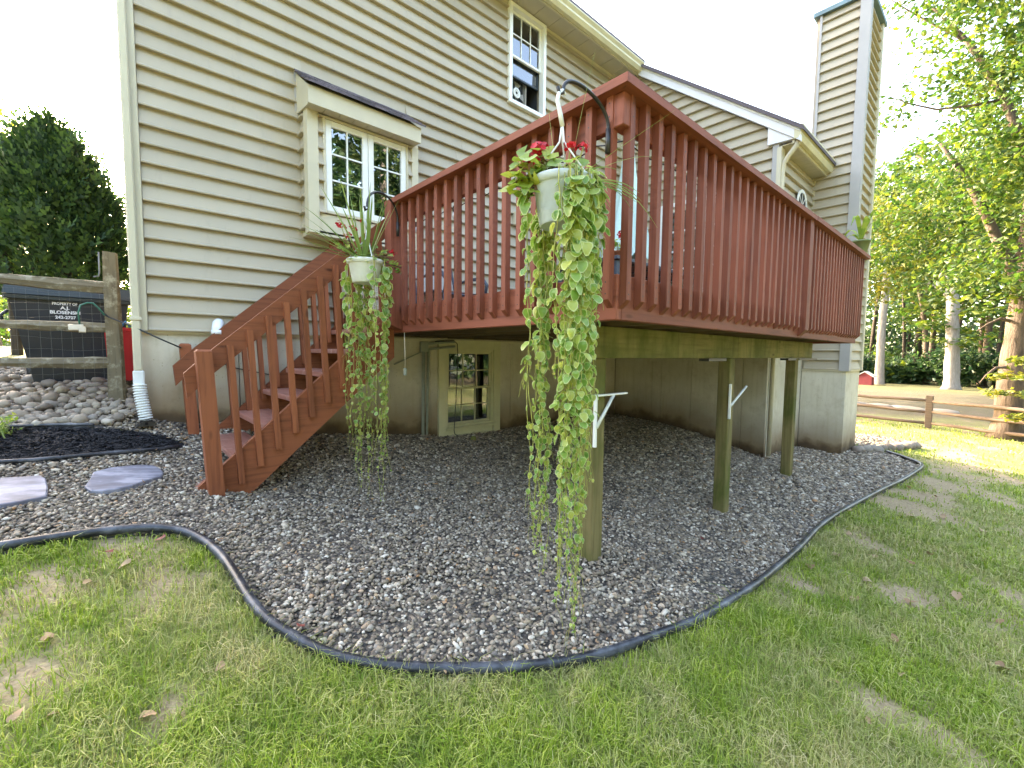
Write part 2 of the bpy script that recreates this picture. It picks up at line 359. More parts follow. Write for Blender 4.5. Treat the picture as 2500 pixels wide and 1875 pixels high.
class MB:
    def __init__(s): s.v = []; s.f = []; s.sm = []; s.tmp = 0
    def add(s, vs, fs, smooth=False):
        b = len(s.v); s.v += [tuple(map(float, q)) for q in vs]
        for f in fs: s.f.append(tuple(b+i for i in f)); s.sm.append(smooth)
    def box(s, x0, x1, y0, y1, z0, z1):
        s.add([(x0,y0,z0),(x1,y0,z0),(x1,y1,z0),(x0,y1,z0),(x0,y0,z1),(x1,y0,z1),(x1,y1,z1),(x0,y1,z1)],
              [(0,3,2,1),(4,5,6,7),(0,1,5,4),(1,2,6,5),(2,3,7,6),(3,0,4,7)]); return s
    def cbox(s, x0, x1, y0, y1, z0, z1, c=.004):
        """lumber: a box with its edges eased"""
        xs, ys, zs = (x0, x1), (y0, y1), (z0, z1); V = []; idx = {}
        for i in (0, 1):
            for j in (0, 1):
                for k in (0, 1):
                    dx, dy, dz = (c if i == 0 else -c), (c if j == 0 else -c), (c if k == 0 else -c)
                    p = (xs[i], ys[j], zs[k])
                    for a, q in enumerate(((p[0], p[1]+dy, p[2]+dz), (p[0]+dx, p[1], p[2]+dz), (p[0]+dx, p[1]+dy, p[2]))):
                        idx[i, j, k, a] = len(V); V.append(q)
        F = []
        for i in (0, 1):
            q = [idx[i,0,0,0], idx[i,1,0,0], idx[i,1,1,0], idx[i,0,1,0]]; F.append(q if i else q[::-1])
            q = [idx[0,i,0,1], idx[1,i,0,1], idx[1,i,1,1], idx[0,i,1,1]]; F.append(q if not i else q[::-1])
            q = [idx[0,0,i,2], idx[1,0,i,2], idx[1,1,i,2], idx[0,1,i,2]]; F.append(q if i else q[::-1])
        for a in (0, 1):
            for b in (0, 1):
                F.append((idx[a,b,0,0], idx[a,b,1,0], idx[a,b,1,1], idx[a,b,0,1]))
                F.append((idx[a,0,b,0], idx[a,1,b,0], idx[a,1,b,2], idx[a,0,b,2]))
                F.append((idx[0,a,b,1], idx[1,a,b,1], idx[1,a,b,2], idx[0,a,b,2]))
                for k in (0, 1): F.append((idx[a,b,k,0], idx[a,b,k,1], idx[a,b,k,2]))
        s.add(V, F); s.tmp = 1; return s
    def prism(s, pts, axis, a, b):
        """polygon (2-D, the two other axes in order) pulled along an axis from a to b"""
        n = len(pts)
        def P(q, t):
            return {'x': (t, q[0], q[1]), 'y': (q[0], t, q[1]), 'z': (q[0], q[1], t)}[axis]
        s.add([P(q, a) for q in pts]+[P(q, b) for q in pts],
              [tuple(range(n))[::-1], tuple(range(n, 2*n))]+[(i, (i+1) % n, n+(i+1) % n, n+i) for i in range(n)]); s.tmp = 1; return s
    def tube(s, path, r, n=8, cap=True):
        P = [Vector(p) for p in path]; rr = r if hasattr(r, '__len__') else [r]*len(P)
        V = []; t0 = (P[1]-P[0]).normalized(); ref = Vector((0, 0, 1)) if abs(t0.z) < .9 else Vector((1, 0, 0))
        u = t0.cross(ref).normalized()
        for i, p in enumerate(P):
            t = (P[min(i+1, len(P)-1)]-P[max(i-1, 0)]).normalized()
            u = (u-t*u.dot(t)); u = u.normalized() if u.length > 1e-6 else t.orthogonal().normalized()
            w = t.cross(u)
            for k in range(n):
                a = 2*math.pi*k/n; V.append(p+(u*math.cos(a)+w*math.sin(a))*rr[i])
        F = [(i*n+k, i*n+(k+1) % n, (i+1)*n+(k+1) % n, (i+1)*n+k) for i in range(len(P)-1) for k in range(n)]
        if cap: F += [tuple(range(n))[::-1], tuple(range((len(P)-1)*n, len(P)*n))]
        s.add(V, F, True); return s
    def lathe(s, prof, c, n=24, cap=False):
        V = [(c[0]+r*math.cos(2*math.pi*k/n), c[1]+r*math.sin(2*math.pi*k/n), c[2]+z) for r, z in prof for k in range(n)]
        F = [(i*n+k, i*n+(k+1) % n, (i+1)*n+(k+1) % n, (i+1)*n+k) for i in range(len(prof)-1) for k in range(n)]
        if cap: F += [tuple(range(n))[::-1], tuple(range((len(prof)-1)*n, len(prof)*n))]
        s.add(V, F, True); return s
    def quad(s, a, b, c, d): s.add([a, b, c, d], [(0, 1, 2, 3)]); return s
    def shear(s, fn): s.v = [fn(v) for v in s.v]; return s
    def mesh(s, name, mat):
        me = bpy.data.meshes.new(name); me.from_pydata(s.v, [], s.f); me.update()
        me.polygons.foreach_set('use_smooth', s.sm)
        if s.tmp:
            bm = bmesh.new(); bm.from_mesh(me); bmesh.ops.recalc_face_normals(bm, faces=bm.faces[:]); bm.to_mesh(me); bm.free()
        me.materials.append(MATS[mat] if isinstance(mat, str) else mat); return me
    def build(s, name, mat, parent=None, kind=None): return put(name, s.mesh(name, mat), parent, kind)

def np_mesh(name, V, Fc, mat, smooth=False):
    me = bpy.data.meshes.new(name); V = np.asarray(V, np.float32); Fc = np.asarray(Fc, np.int32)
    n, k = Fc.shape
    me.vertices.add(len(V)); me.vertices.foreach_set('co', V.ravel())
    me.loops.add(n*k); me.loops.foreach_set('vertex_index', Fc.ravel())
    me.polygons.add(n); me.polygons.foreach_set('loop_start', np.arange(0, n*k, k, dtype=np.int32))
    try: me.polygons.foreach_set('loop_total', np.full(n, k, np.int32))
    except Exception: pass
    me.polygons.foreach_set('use_smooth', np.full(n, smooth, bool))
    me.update(calc_edges=True); me.validate()
    me.materials.append(MATS[mat] if isinstance(mat, str) else mat); return me

def copies(mesh, name, parent, mats):
    """pieces that share one mesh"""
    out = []; base = -wpos(parent) if parent else Vector((0, 0, 0))
    for m in mats:
        o = link(bpy.data.objects.new(name, mesh))
        if parent: o.parent = parent
        loc, rot, sc = m
        o.location = base+Vector(loc); o.rotation_euler = rot; o.scale = (sc, sc, sc) if not hasattr(sc, '__len__') else sc
        out.append(o)
    return out

# ------------------------------------------------------------------ the ground's shape
G = np.array([(-.5,0,.45),(.2,0,.43),(.42,0,.40),(.62,0,.36),(1.35,0,.19),(1.64,0,.15),(2.3,0,.075),(2.69,0,.006),(3.57,0,-.017),(6.05,-.2,-.04),(6.05,-1.2,-.12),(6.05,-2.2,-.33),
(.44,-1.05,.09),(.62,-1,.03),(.42,-.08,.30),(1.98,-2.7,-.21),(3.73,-2.7,-.355),(5.4,-2.7,-.355),(7.45,-2.7,-.41),(7.45,-2.24,-.38),(8.5,-3.3,-.45),(10,-3,-.48),
(0,-4.2,-.42),(3,-5,-.6),(6,-5.5,-.66),(-3,-3,.12),(-3,0,.55),(-1.2,-1.6,.17),(9,-7,-.75),(14,-3,-.69),(14,-8,-.85),(15,3,-.6),(24,-3,-.70),(34,-3,-.74),(34,10,-.7),(34,-12,-.9),(-.3,.35,.51),(-.3,.8,.64),(-2,.8,.68),(-.3,2,.74),(-3,4,.85),(0,6,.85),(0,-8,-.7),(-4,-8,-.4),(6,-8.5,-.85),(9,0,-.4),(9,6,-.3),(20,6,-.6)], float)
def _fit():
    X = G[:, :2]; n = len(X); r2 = ((X[:, None]-X[None])**2).sum(-1)
    K = .5*r2*np.log(r2+1e-9)+.02*np.eye(n); P = np.c_[np.ones(n), X]
    return np.linalg.solve(np.block([[K, P], [P.T, np.zeros((3, 3))]]), np.r_[G[:, 2], 0, 0, 0])
GW = _fit()
def gz(x, y):
    x = np.clip(np.asarray(x, float), -7, 34.); y = np.clip(np.asarray(y, float), -12, 10.)
    r2 = (x[..., None]-G[:, 0])**2+(y[..., None]-G[:, 1])**2
    return (.5*r2*np.log(r2+1e-9))@GW[:len(G)]+GW[-3]+GW[-2]*x+GW[-1]*y
def gzf(x, y): return float(gz(np.array([x]), np.array([y]))[0])

def inpoly(P, poly):
    x, y = P[:, 0], P[:, 1]; c = np.zeros(len(P), bool); n = len(poly)
    for i in range(n):
        x1, y1 = poly[i]; x2, y2 = poly[(i+1) % n]
        if y1 == y2: continue
        c ^= ((y1 > y) != (y2 > y)) & (x < (x2-x1)*(y-y1)/(y2-y1)+x1)
    return c
def smooth_curve(pts, step=.05):
    P = np.array(pts, float); out = []
    for i in range(len(P)-1):
        p0, p1, p2, p3 = P[max(i-1, 0)], P[i], P[i+1], P[min(i+2, len(P)-1)]
        n = max(2, int(np.linalg.norm(p2-p1)/step))
        for t in np.linspace(0, 1, n, endpoint=False):
            out.append(.5*((2*p1)+(-p0+p2)*t+(2*p0-5*p1+4*p2-p3)*t*t+(-p0+3*p1-3*p2+p3)*t**3))
    out.append(P[-1]); return np.array(out)
EDGE = smooth_curve([(-3.046,-1.744),(-2.104,-1.676),(-1.152,-1.588),(-0.363,-1.508),(-0.135,-1.489),(0.058,-1.498),(0.155,-1.525),(0.236,-1.587),(0.295,-1.692),(0.343,-1.859),(0.364,-2.041),(0.380,-2.213),(0.410,-2.366),(0.469,-2.505),(0.529,-2.619),(0.619,-2.728),(0.743,-2.835),(0.850,-2.912),(0.975,-2.995),(1.126,-3.085),(1.300,-3.165),(1.494,-3.222),(1.736,-3.271),(1.960,-3.310),(2.262,-3.333),(2.674,-3.346),(3.220,-3.328),(3.643,-3.310),(4.128,-3.295),(4.856,-3.335),(5.824,-3.421),(6.868,-3.521),(7.537,-3.574),(7.811,-3.544),(7.947,-3.446),(8.115,-3.310),(8.268,-3.143)])
MULCH = [(-2.4,-.72),(-1.4,-.66),(-.47,-.59),(-.32,-.575),(-.11,-.515),(.07,-.45),(.24,-.37),(.35,-.285),(.385,-.255),(.35,-.22),(.29,-.185),(.20,-.165),(.11,-.155),(-.05,-.115),(-.3,-.075),(-.52,-.07),(-2.4,-.05)]
ROCKS = [(-2.4,-.05),(-.52,-.065),(-.3,-.065),(-.05,-.10),(.05,.0),(.14,.03),(.14,1.9),(-2.4,1.9)]
GRAVEL = [tuple(p) for p in EDGE]+[(8.25,-2.75),(8.25,-2.60),(7.46,-2.6),(7.46,-2.24),(6.05,-2.24),(6.05,0),(.14,0.0),(.14,.03),(.05,0),(-.05,-.10),(.11,-.155),(.20,-.165),(.29,-.185),(.35,-.22),(.385,-.255),(.35,-.285),(.24,-.37),(.07,-.45),(-.11,-.515),(-.32,-.575),(-.47,-.59),(-1.4,-.66),(-2.4,-.72),(-3.2,-.8)]
PAD = [(8.42,-3.02),(9.75,-3.30),(10.0,-2.9),(10.1,-2.2),(8.45,-2.2)]

def sheet(name, poly, cell, mat, lift):
    P = np.array(poly); x0, y0 = P.min(0); x1, y1 = P.max(0)
    xs = np.arange(x0-cell, x1+cell*1.5, cell); ys = np.arange(y0-cell, y1+cell*1.5, cell)
    X, Y = np.meshgrid(xs, ys); Z = gz(X, Y)+lift
    V = np.c_[X.ravel(), Y.ravel(), Z.ravel()]; nx = len(xs)
    i, j = np.meshgrid(np.arange(nx-1), np.arange(len(ys)-1)); a = (j*nx+i).ravel()
    F = np.c_[a, a+1, a+1+nx, a+nx]
    cen = V[F].mean(1)[:, :2]; F = F[inpoly(cen, poly)]
    return put(name, np_mesh(name, V, F, mat, True), None, 'structure')
def cc(a, b, n): return list(np.linspace(a, b, n, endpoint=False))
gx = np.array(cc(-400, -60, 5)+cc(-60, -8, 14)+cc(-8, -2, 20)+cc(-2, 10, 150)+cc(10, 36, 60)+cc(36, 120, 20)+cc(120, 600, 8)+[600])
gy = np.array(cc(-400, -60, 5)+cc(-60, -12, 16)+cc(-12, -6, 20)+cc(-6, 2, 110)+cc(2, 12, 24)+cc(12, 60, 16)+cc(60, 400, 6)+[400])
X, Y = np.meshgrid(gx, gy); V = np.c_[X.ravel(), Y.ravel(), gz(X, Y).ravel()-.004]; nx = len(gx)
i, j = np.meshgrid(np.arange(nx-1), np.arange(len(gy)-1)); a = (j*nx+i).ravel()
from mathutils import noise as mnoise
BARE = [(-.2,-1.75,.18,.6),(.04,-1.62,.12,.4),(.05,-2.1,.12,.5),(-.32,-2.3,.16,.45),(.1,-2.55,.09,.7),(7.0,-3.80,.35,.9),(5.6,-3.72,.30,.9),(4.2,-3.62,.22,.7),(2.9,-3.95,.18,.5),(3.5,-3.9,.2,.5),(3.0,-3.52,.12,.8),(6.3,-3.75,.25,.9),(2.2,-3.9,.12,.5)]
def bare(P):
    v = np.zeros(len(P))
    for i, p in enumerate(P): v[i] = .62*mnoise.noise((p[0]*.9, p[1]*.9, 3.1))+.62*mnoise.noise((p[0]*3.1, p[1]*3.1, 7.7))+.25*mnoise.noise((p[0]*9., p[1]*9., 1.7))
    for x, y, r, s in BARE: v += s*np.exp(-((P[:, 0]-x)**2+(P[:, 1]-y)**2)/(r*r))
    return v
lm = np_mesh('lawn', V, np.c_[a, a+1, a+1+nx, a+nx], 'soil', True)
la = lm.attributes.new('bare', 'FLOAT', 'POINT'); la.data.foreach_set('value', bare(V[:, :2]).astype(np.float32)); put('lawn', lm, None, 'structure')
sheet('gravel_bed', GRAVEL, .06, 'gravel_bed', .004)
sheet('mulch_bed', MULCH, .03, 'mulch', .012)
rock_bed = sheet('rock_bed', ROCKS, .05, 'gravel_bed', .008)
pad = sheet('paver_pad', PAD, .08, 'gravel_bed', .02)
# ------------------------------------------------------------------ the house
house = thing('house', 'two-storey beige vinyl-sided house with cream trim and a tall siding-clad chimney', 'house', (3.0, 4.0, .4))
def frame_fn(O, U, N):
    O, U, N = Vector(O), Vector(U), Vector(N)
    return lambda p: tuple(O+U*p[0]+N*p[1]+Vector((0, 0, p[2])))
FA = frame_fn((0,0,0), (1,0,0), (0,-1,0))              # main wall, u = x
FW = frame_fn((6.05,0,0), (0,-1,0), (-1,0,0))          # wing end wall, u = -y
FF = frame_fn((0,-2.24,0), (1,0,0), (0,-1,0))          # wing front wall
FC1 = frame_fn((7.446,-2.24,0), (0,-1,0), (-1,0,0))    # chimney, left face
FC2 = frame_fn((0,-2.75,0), (1,0,0), (0,-1,0))         # chimney, front face
CE = .1315
def lbox(mb, fr, u0, u1, d0, d1, z0, z1, c=0):
    q = MB(); (q.cbox(u0, u1, d0, d1, z0, z1, c) if c else q.box(u0, u1, d0, d1, z0, z1)); q.shear(fr)
    mb.add(q.v, q.f); mb.tmp = 1
def board(fr, ub0, ub1, ut0, ut1, zb, zt, lip=True):
    q = MB(); pr = [(0, zb), (.043, zb), (.045, zb+.007), (.043, zb+.013), (.035, zb+.020), (.008, zt), (0, zt)] if lip else [(0, zb), (.022, zb), (.008, zt), (0, zt)]
    n = len(pr); V = []
    for s in (0, 1):
        for d, z in pr:
            t = (z-zb)/max(1e-6, zt-zb); V.append(((ub0+(ut0-ub0)*t) if s == 0 else (ub1+(ut1-ub1)*t), d, z))
    q.add(V, [tuple(range(n)), tuple(range(n, 2*n))]+[(i, (i+1) % n, n+(i+1) % n, n+i) for i in range(n)])
    q.shear(fr); q.tmp = 1; return q
def siding(parent, fr, u0, u1, z0, z1, holes=(), top=None, seams=(), e=CE, rs=random.Random(3)):
    k = 0
    while z0+k*e < z1-.02:
        zb = z0+k*e; zt = min(zb+e, z1); k += 1
        spans = [(u0, u1, zb, zt)]
        for (a, b, c, d) in holes:
            new = []
            for (p, q, r, s) in spans:
                if a >= q or b <= p or c >= s-.008 or d <= r+.008: new.append((p, q, r, s)); continue
                if p < a: new.append((p, a, r, s))
                if b < q: new.append((b, q, r, s))
                if r < c-.008: new.append((max(p, a), min(q, b), r, c))
                if d < s-.008: new.append((max(p, a), min(q, b), d, s))
            spans = new
        cut = rs.choice(seams)+rs.uniform(-.25, .25) if seams else None
        for (p, q, r, s) in spans:
            segs = [(p, q)]
            if cut and p+.3 < cut < q-.3 and not top: segs = [(p, cut-.0012), (cut+.0012, q)]
            for (p2, q2) in segs:
                qb, qt = q2, q2
                if top: qb, qt = min(q2, top(r)), min(q2, top(s))
                if qb-p2 < .02: continue
                board(fr, p2, qb, p2, max(p2+.01, qt), r, s, lip=(abs(r-zb) < .001)).build('siding_board', 'siding', parent)
def slab(mb, fr, u0, u1, z0, z1, d0, d1, holes):
    us = sorted({u0, u1, *[h[i] for h in holes for i in (0, 1) if u0 < h[i] < u1]}); zs = sorted({z0, z1, *[h[i] for h in holes for i in (2, 3) if z0 < h[i] < z1]})
    for a, b in zip(us, us[1:]):
        for c, d in zip(zs, zs[1:]):
            um, zm = (a+b)/2, (c+d)/2
            if any(h[0] < um < h[1] and h[2] < zm < h[3] for h in holes): continue
            lbox(mb, fr, a, b, d0, d1, c, d)
def panels(parent, fr, cuts, z0, z1, holes=(), depth=.05, face=0.0):
    """poured-concrete foundation, one piece between two form joints"""
    for a, b in zip(cuts, cuts[1:]):
        us = sorted({a+.003, b-.003, *[h[i] for h in holes for i in (0, 1) if a+.003 < h[i] < b-.003], *np.arange(a+.1, b-.05, .1)})
        zs = sorted({z0, z1, *[h[i] for h in holes for i in (2, 3) if z0 < h[i] < z1], *np.arange(z0+.07, z1-.03, .07)})
        V = []; F = []; idx = {}
        def vi(u, z, d):
            key = (round(u, 4), round(z, 4), d)
            if key not in idx: idx[key] = len(V); V.append(fr((u, d, z)))
            return idx[key]
        for p, q in zip(us, us[1:]):
            for r, s in zip(zs, zs[1:]):
                if any(h[0] < (p+q)/2 < h[1] and h[2] < (r+s)/2 < h[3] for h in holes): continue
                F.append((vi(p, r, face), vi(q, r, face), vi(q, s, face), vi(p, s, face)))
        for u in (us[0], us[-1]):
            for r, s in zip(zs, zs[1:]): F.append((vi(u, r, face), vi(u, s, face), vi(u, s, face-depth), vi(u, r, face-depth)))
        me = bpy.data.meshes.new('concrete_panel'); me.from_pydata(V, [], F); me.update()
        P = np.array(V); at = me.attributes.new('above', 'FLOAT', 'POINT')
        at.data.foreach_set('value', (P[:, 2]-gz(P[:, 0], P[:, 1])).astype(np.float32))
        bm = bmesh.new(); bm.from_mesh(me); bmesh.ops.recalc_face_normals(bm, faces=bm.faces[:]); bm.to_mesh(me); bm.free()
        me.materials.append(MATS['concrete']); put('concrete_panel', me, parent)

WB = (2.69, 3.575, -.3, 1.086); WU = (3.672, 4.268, 3.972, 5.094); BAY = (1.305, 2.30, 1.972, 3.34)
# main wall
fw = MB(); slab(fw, FA, .17, 6.05, -.8, 1.10, -.30, -.06, [WB]); foundation = fw.build('foundation_wall', 'concrete_plain', house)
panels(foundation, FA, [.17, .78, 1.38, 1.98, 2.60, 3.772, 4.37, 4.97, 5.57, 6.045], -.8, 1.096, [WB], .06, -.004)
ws = MB(); slab(ws, FA, .16, 6.05, 1.10, 5.13, -.20, -.002, [WU, (1.40, 2.22, 2.13, 2.95)]); wall_a = ws.build('wall', 'siding', house)
siding(wall_a, FA, .212, 6.045, 1.09, 5.12, [WU, BAY], seams=(2.75, 3.25, 3.0, 4.9, 5.2, .0))
wl = MB(); wl.prism([(.152, .10), (.52, 8), (.54, 8), (.172, .10)], 'z', .2, 5.13); wl.box(.54, 6.05, 7.8, 8, .2, 5.13); wl.box(6.052, 6.2, .2, 7.8, .2, 5.13)
wl.build('side_wall', 'siding', house)
# starter strip, corner posts
q = MB(); lbox(q, FA, .205, 6.04, .0, .02, 1.072, 1.0895); q.build('starter_strip', 'trim', house)
q = MB(); lbox(q, FA, .146, .209, .0, .051, 1.085, 5.10, .004); q.box(.143, .150, -.048, .10, 1.085, 5.10); q.build('corner_trim', 'trim', house)
# main eave: soffit, fascia, gutter, roof
sf = MB()
for k in range(21): sf.box(.16+k*.278, .16+k*.278+.272, -.29, -.002, 5.122, 5.136)
sf.build('soffit', 'soffit', house)
q = MB(); q.box(.15, 6.0, -.318, -.292, 5.09, 5.26); q.build('fascia', 'trim', house)
q = MB(); q.prism([(-.322, 5.10), (-.37, 5.10), (-.40, 5.14), (-.40, 5.165), (-.425, 5.20), (-.425, 5.215), (-.405, 5.215), (-.322, 5.205)], 'x', .15, 5.965); q.build('gutter', 'gutter', house)
q = MB(); q.box(.20, 6.04, -.012, -.026, 5.085, 5.121); q.build('frieze_board', 'trim', house)
SL = .768
def roof_slab(x0, x1, ye, ze, yr, t=.05):
    zr = ze+(yr-ye)*SL; q = MB()
    q.prism([(ye, ze), (yr, zr), (2*yr-ye, ze), (2*yr-ye, ze+t), (yr, zr+t), (ye, ze+t)], 'x', x0, x1); return q
roof_slab(.50, 6.02, -.40, 5.225, 3.9).build('roof', 'shingle', house)
gb = MB(); gb.prism([(.15, 5.13), (7.85, 5.13), (3.9, 8.2)], 'x', .53, .60); gb.prism([(.15, 5.13), (7.85, 5.13), (3.9, 8.2)], 'x', 5.85, 5.95); gb.build('gable_wall', 'siding', house)

# wing end wall facing the deck
DOOR = (.74, 2.0, 1.315, 3.09)
fw = MB(); slab(fw, FW, .002, 2.24, -.9, 1.10, -.25, -.06, []); f2 = fw.build('foundation_wall', 'concrete_plain', house)
panels(f2, FW, [.002, .66, .81, 1.27, 1.95, 2.238], -.9, 1.096, [], .06, -.004)
ws = MB(); slab(ws, FW, .002, 2.235, 1.10, 3.44, -.20, -.002, [DOOR])
ws.prism([(-2.235, 3.44), (-.002, 3.44), (-.002, 5.30), (-2.235, 3.60)], 'x', 6.052, 6.20); wall_w = ws.build('wall', 'siding', house)
siding(wall_w, FW, .03, 2.19, 1.09, 5.25, [DOOR], top=lambda z: max(.05, (5.33-z)/SL-.01))
q = MB(); lbox(q, FW, .004, .03, .0, .047, 1.085, 5.10); q.build('inside_corner_trim', 'trim', house)
q = MB(); lbox(q, FW, 2.19, 2.262, .0, .052, 1.06, 3.475, .004); q.build('corner_trim', 'trim_grey', house)
# rake board, cornice return, wing roof
zr_ = lambda y: 5.33+SL*y
q = MB(); q.prism([(-2.49, zr_(-2.49)), (-.33, zr_(-.33)), (-.33, zr_(-.33)+.115), (-2.49, zr_(-2.49)+.115)], 'x', 5.955, 6.02); q.build('rake_board', 'white_rake', house)
q = MB(); q.prism([(-2.49, zr_(-2.49)+.10), (-.33, zr_(-.33)+.10), (-.33, zr_(-.33)+.135), (-2.49, zr_(-2.49)+.135)], 'x', 5.945, 5.957); q.build('rake_moulding', 'white', house)
q = MB(); q.prism([(-2.14, 3.478), (-2.47, 3.462), (-2.47, 3.56), (-2.14, zr_(-2.14)+.002)], 'x', 5.972, 6.045); q.build('cornice_return', 'white_rake', house)
q = roof_slab(5.93, 8.76, -2.52, zr_(-2.52)+.136, 2.9, .04); q.build('wing_roof', 'shingle', house)
ss = MB()
for k in range(27):
    y0 = -2.53+k*.085; y1 = y0+.0845; a_ = .124; b_ = .168+.005*(k % 2); ss.prism([(y0, zr_(y0)+a_), (y1, zr_(y1)+a_), (y1, zr_(y1)+b_-.006), (y0, zr_(y0)+b_)], 'x', 5.918, 5.932)
ss.build('shingle_edge', 'shingle', house)
q = MB(); q.prism([(-2.2, 3.44), (8.0, 3.44), (2.9, 7.35)], 'x', 8.55, 8.645); q.box(8.55, 8.65, -2.235, 8, -.9, 3.44); q.box(6.2, 8.55, 7.8, 8, .2, 3.44); q.build('wing_side_wall', 'siding', house)
# wing front wall, soffit, gutter, downspout
fw = MB(); slab(fw, FF, 6.13, 8.65, -.9, 1.10, -.25, -.06, []); f3 = fw.build('foundation_wall', 'concrete_plain', house)
panels(f3, FF, [6.055, 6.75, 7.446], -.9, 1.096, [], .06, -.004)
ws = MB(); slab(ws, FF, 6.06, 8.65, 1.10, 3.44, -.20, -.002, []); wall_f = ws.build('wall', 'siding', house)
siding(wall_f, FF, 6.12, 7.42, 1.09, 3.43); siding(wall_f, FF, 8.26, 8.64, 1.09, 3.43)
q = MB(); lbox(q, FF, 5.996, 6.118, .0, .052, 1.06, 3.43, .004); q.build('corner_trim', 'trim', house)
q = MB(); lbox(q, FF, 7.42, 7.444, .0, .047, 1.09, 3.43); q.build('inside_corner_trim', 'trim', house)
sf = MB()
for k in range(11): sf.box(6.02+k*.13, 6.02+k*.13+.124, -2.401, -2.243, 3.434, 3.446)
sf.build('soffit', 'soffit', house)
q = MB(); q.box(5.99, 7.44, -2.424, -2.402, 3.42, 3.60); q.build('fascia', 'trim', house)
q = MB(); q.prism([(-2.427, 3.455), (-2.47, 3.455), (-2.495, 3.50), (-2.495, 3.53), (-2.515, 3.575), (-2.515, 3.60), (-2.49, 3.60), (-2.427, 3.59)], 'x', 5.952, 7.44); q.build('gutter', 'gutter', house)
dp = MB(); dp.tube([(6.02, -2.46, 3.47), (6.02, -2.44, 3.40), (6.03, -2.36, 3.31), (6.04, -2.31, 3.24), (6.045, -2.298, 3.15), (6.045, -2.298, 2.2), (6.045, -2.298, 1.0), (6.045, -2.298, -.30)], .027, 10); dp.build('downspout', 'trim', house)
# fan-light above the rail
aw = MB(); n = 18
for k in range(n):
    a0, a1 = math.pi*k/n, math.pi*(k+1)/n
    for ri, ro, dd in ((.165, .205, .06),):
        P = [(6.86+r*math.cos(a), d, 2.93+r*math.sin(a)) for a in (a0, a1) for r in (ri, ro) for d in (.046, dd)]
        aw.add([FF(p) for p in P], [(1, 3, 7, 5), (2, 3, 7, 6), (0, 1, 5, 4)])
lbox(aw, FF, 6.66, 7.06, .046, .064, 2.90, 2.93)
for a in (45, 90, 135): 
    c, s = math.cos(R_(a)), math.sin(R_(a)); aw.add([FF((6.86-s*.008, .055, 2.93+c*.008)), FF((6.86+s*.008, .055, 2.93-c*.008)), FF((6.86+c*.165+s*.008, .055, 2.93+s*.165-c*.008)), FF((6.86+c*.165-s*.008, .055, 2.93+s*.165+c*.008))], [(0, 1, 2, 3)])
aw.tmp = 1; awo = aw.build('fan_light_window', 'white', house)
gp = MB(); gp.add([FF((6.86, .050, 2.93))]+[FF((6.86+.17*math.cos(math.pi*k/n), .050, 2.93+.17*math.sin(math.pi*k/n))) for k in range(n+1)], [(0, k+1, k+2) for k in range(n)]); gp.build('pane', 'dark', awo)

# chimney chase
ch = MB(); ch.box(7.452, 8.244, -2.744, -2.2, -.9, 5.60); chim = ch.build('chimney', 'siding', house)
siding(chim, FC1, .03, .45, .765, 5.60); siding(chim, FC2, 7.51, 8.19, .765, 5.60)
q = MB(); q.box(7.394, 7.51, -2.804, -2.690, .75, 5.598); q.build('corner_trim', 'trim_grey', chim)
q = MB(); q.box(8.19, 8.278, -2.804, -2.69, .75, 5.598); q.build('corner_trim', 'trim', chim)
q = MB(); lbox(q, FC1, .002, .03, .0, .047, 3.6, 5.598); q.build('back_corner_trim', 'trim_grey', chim)
panels(chim, FC1, [.002, .50], -.9, .76, [], .03, .018); panels(chim, FC2, [7.43, 8.262], -.9, .76, [], .03, .018)
q = MB(); q.box(7.41, 8.285, -2.79, -2.2, .745, .765); q.build('skirt_trim', 'trim', chim)
q = MB(); q.box(7.375, 8.32, -2.825, -2.17, 5.598, 5.655); q.prism([(7.40, 5.655), (8.295, 5.655), (8.0, 5.74), (7.7, 5.74)], 'y', -2.80, -2.19); q.build('chimney_cap', 'chimney_cap', chim)
q = MB(); q.lathe([(.10, 5.7), (.10, 6.0), (.14, 6.0), (.14, 6.06)], (7.85, -2.5, 0), 16, True); q.build('flue', 'chimney_cap', chim)

# ---- windows
def sash(mb, fr, u0, u1, z0, z1, w, d0, d1):
    lbox(mb, fr, u0, u0+w, d0, d1, z0, z1, .003); lbox(mb, fr, u1-w, u1, d0, d1, z0, z1, .003)
    lbox(mb, fr, u0+w, u1-w, d0, d1, z0, z0+w, .003); lbox(mb, fr, u0+w, u1-w, d0, d1, z1-w, z1, .003)
def pane(parent, fr, u0, u1, z0, z1, d, mat='glass'):
    q = MB(); lbox(q, fr, u0, u1, d-.002, d+.002, z0, z1); q.build('pane', mat, parent)
def muntins(parent, fr, us, zs, u0, u1, z0, z1, d, w=.011, mat='white'):
    for u in us:
        q = MB(); lbox(q, fr, u-w/2, u+w/2, d, d+.008, z0, z1); q.build('muntin', mat, parent)
    for z in zs:
        q = MB(); lbox(q, fr, u0, u1, d+.0015, d+.0095, z-w/2, z+w/2); q.build('muntin', mat, parent)
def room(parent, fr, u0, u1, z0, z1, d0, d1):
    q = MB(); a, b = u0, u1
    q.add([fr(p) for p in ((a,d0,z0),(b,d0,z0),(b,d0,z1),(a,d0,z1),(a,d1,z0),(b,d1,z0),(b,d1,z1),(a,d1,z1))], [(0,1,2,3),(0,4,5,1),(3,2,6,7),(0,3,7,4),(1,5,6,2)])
    q.build('room_behind', 'dark', parent)
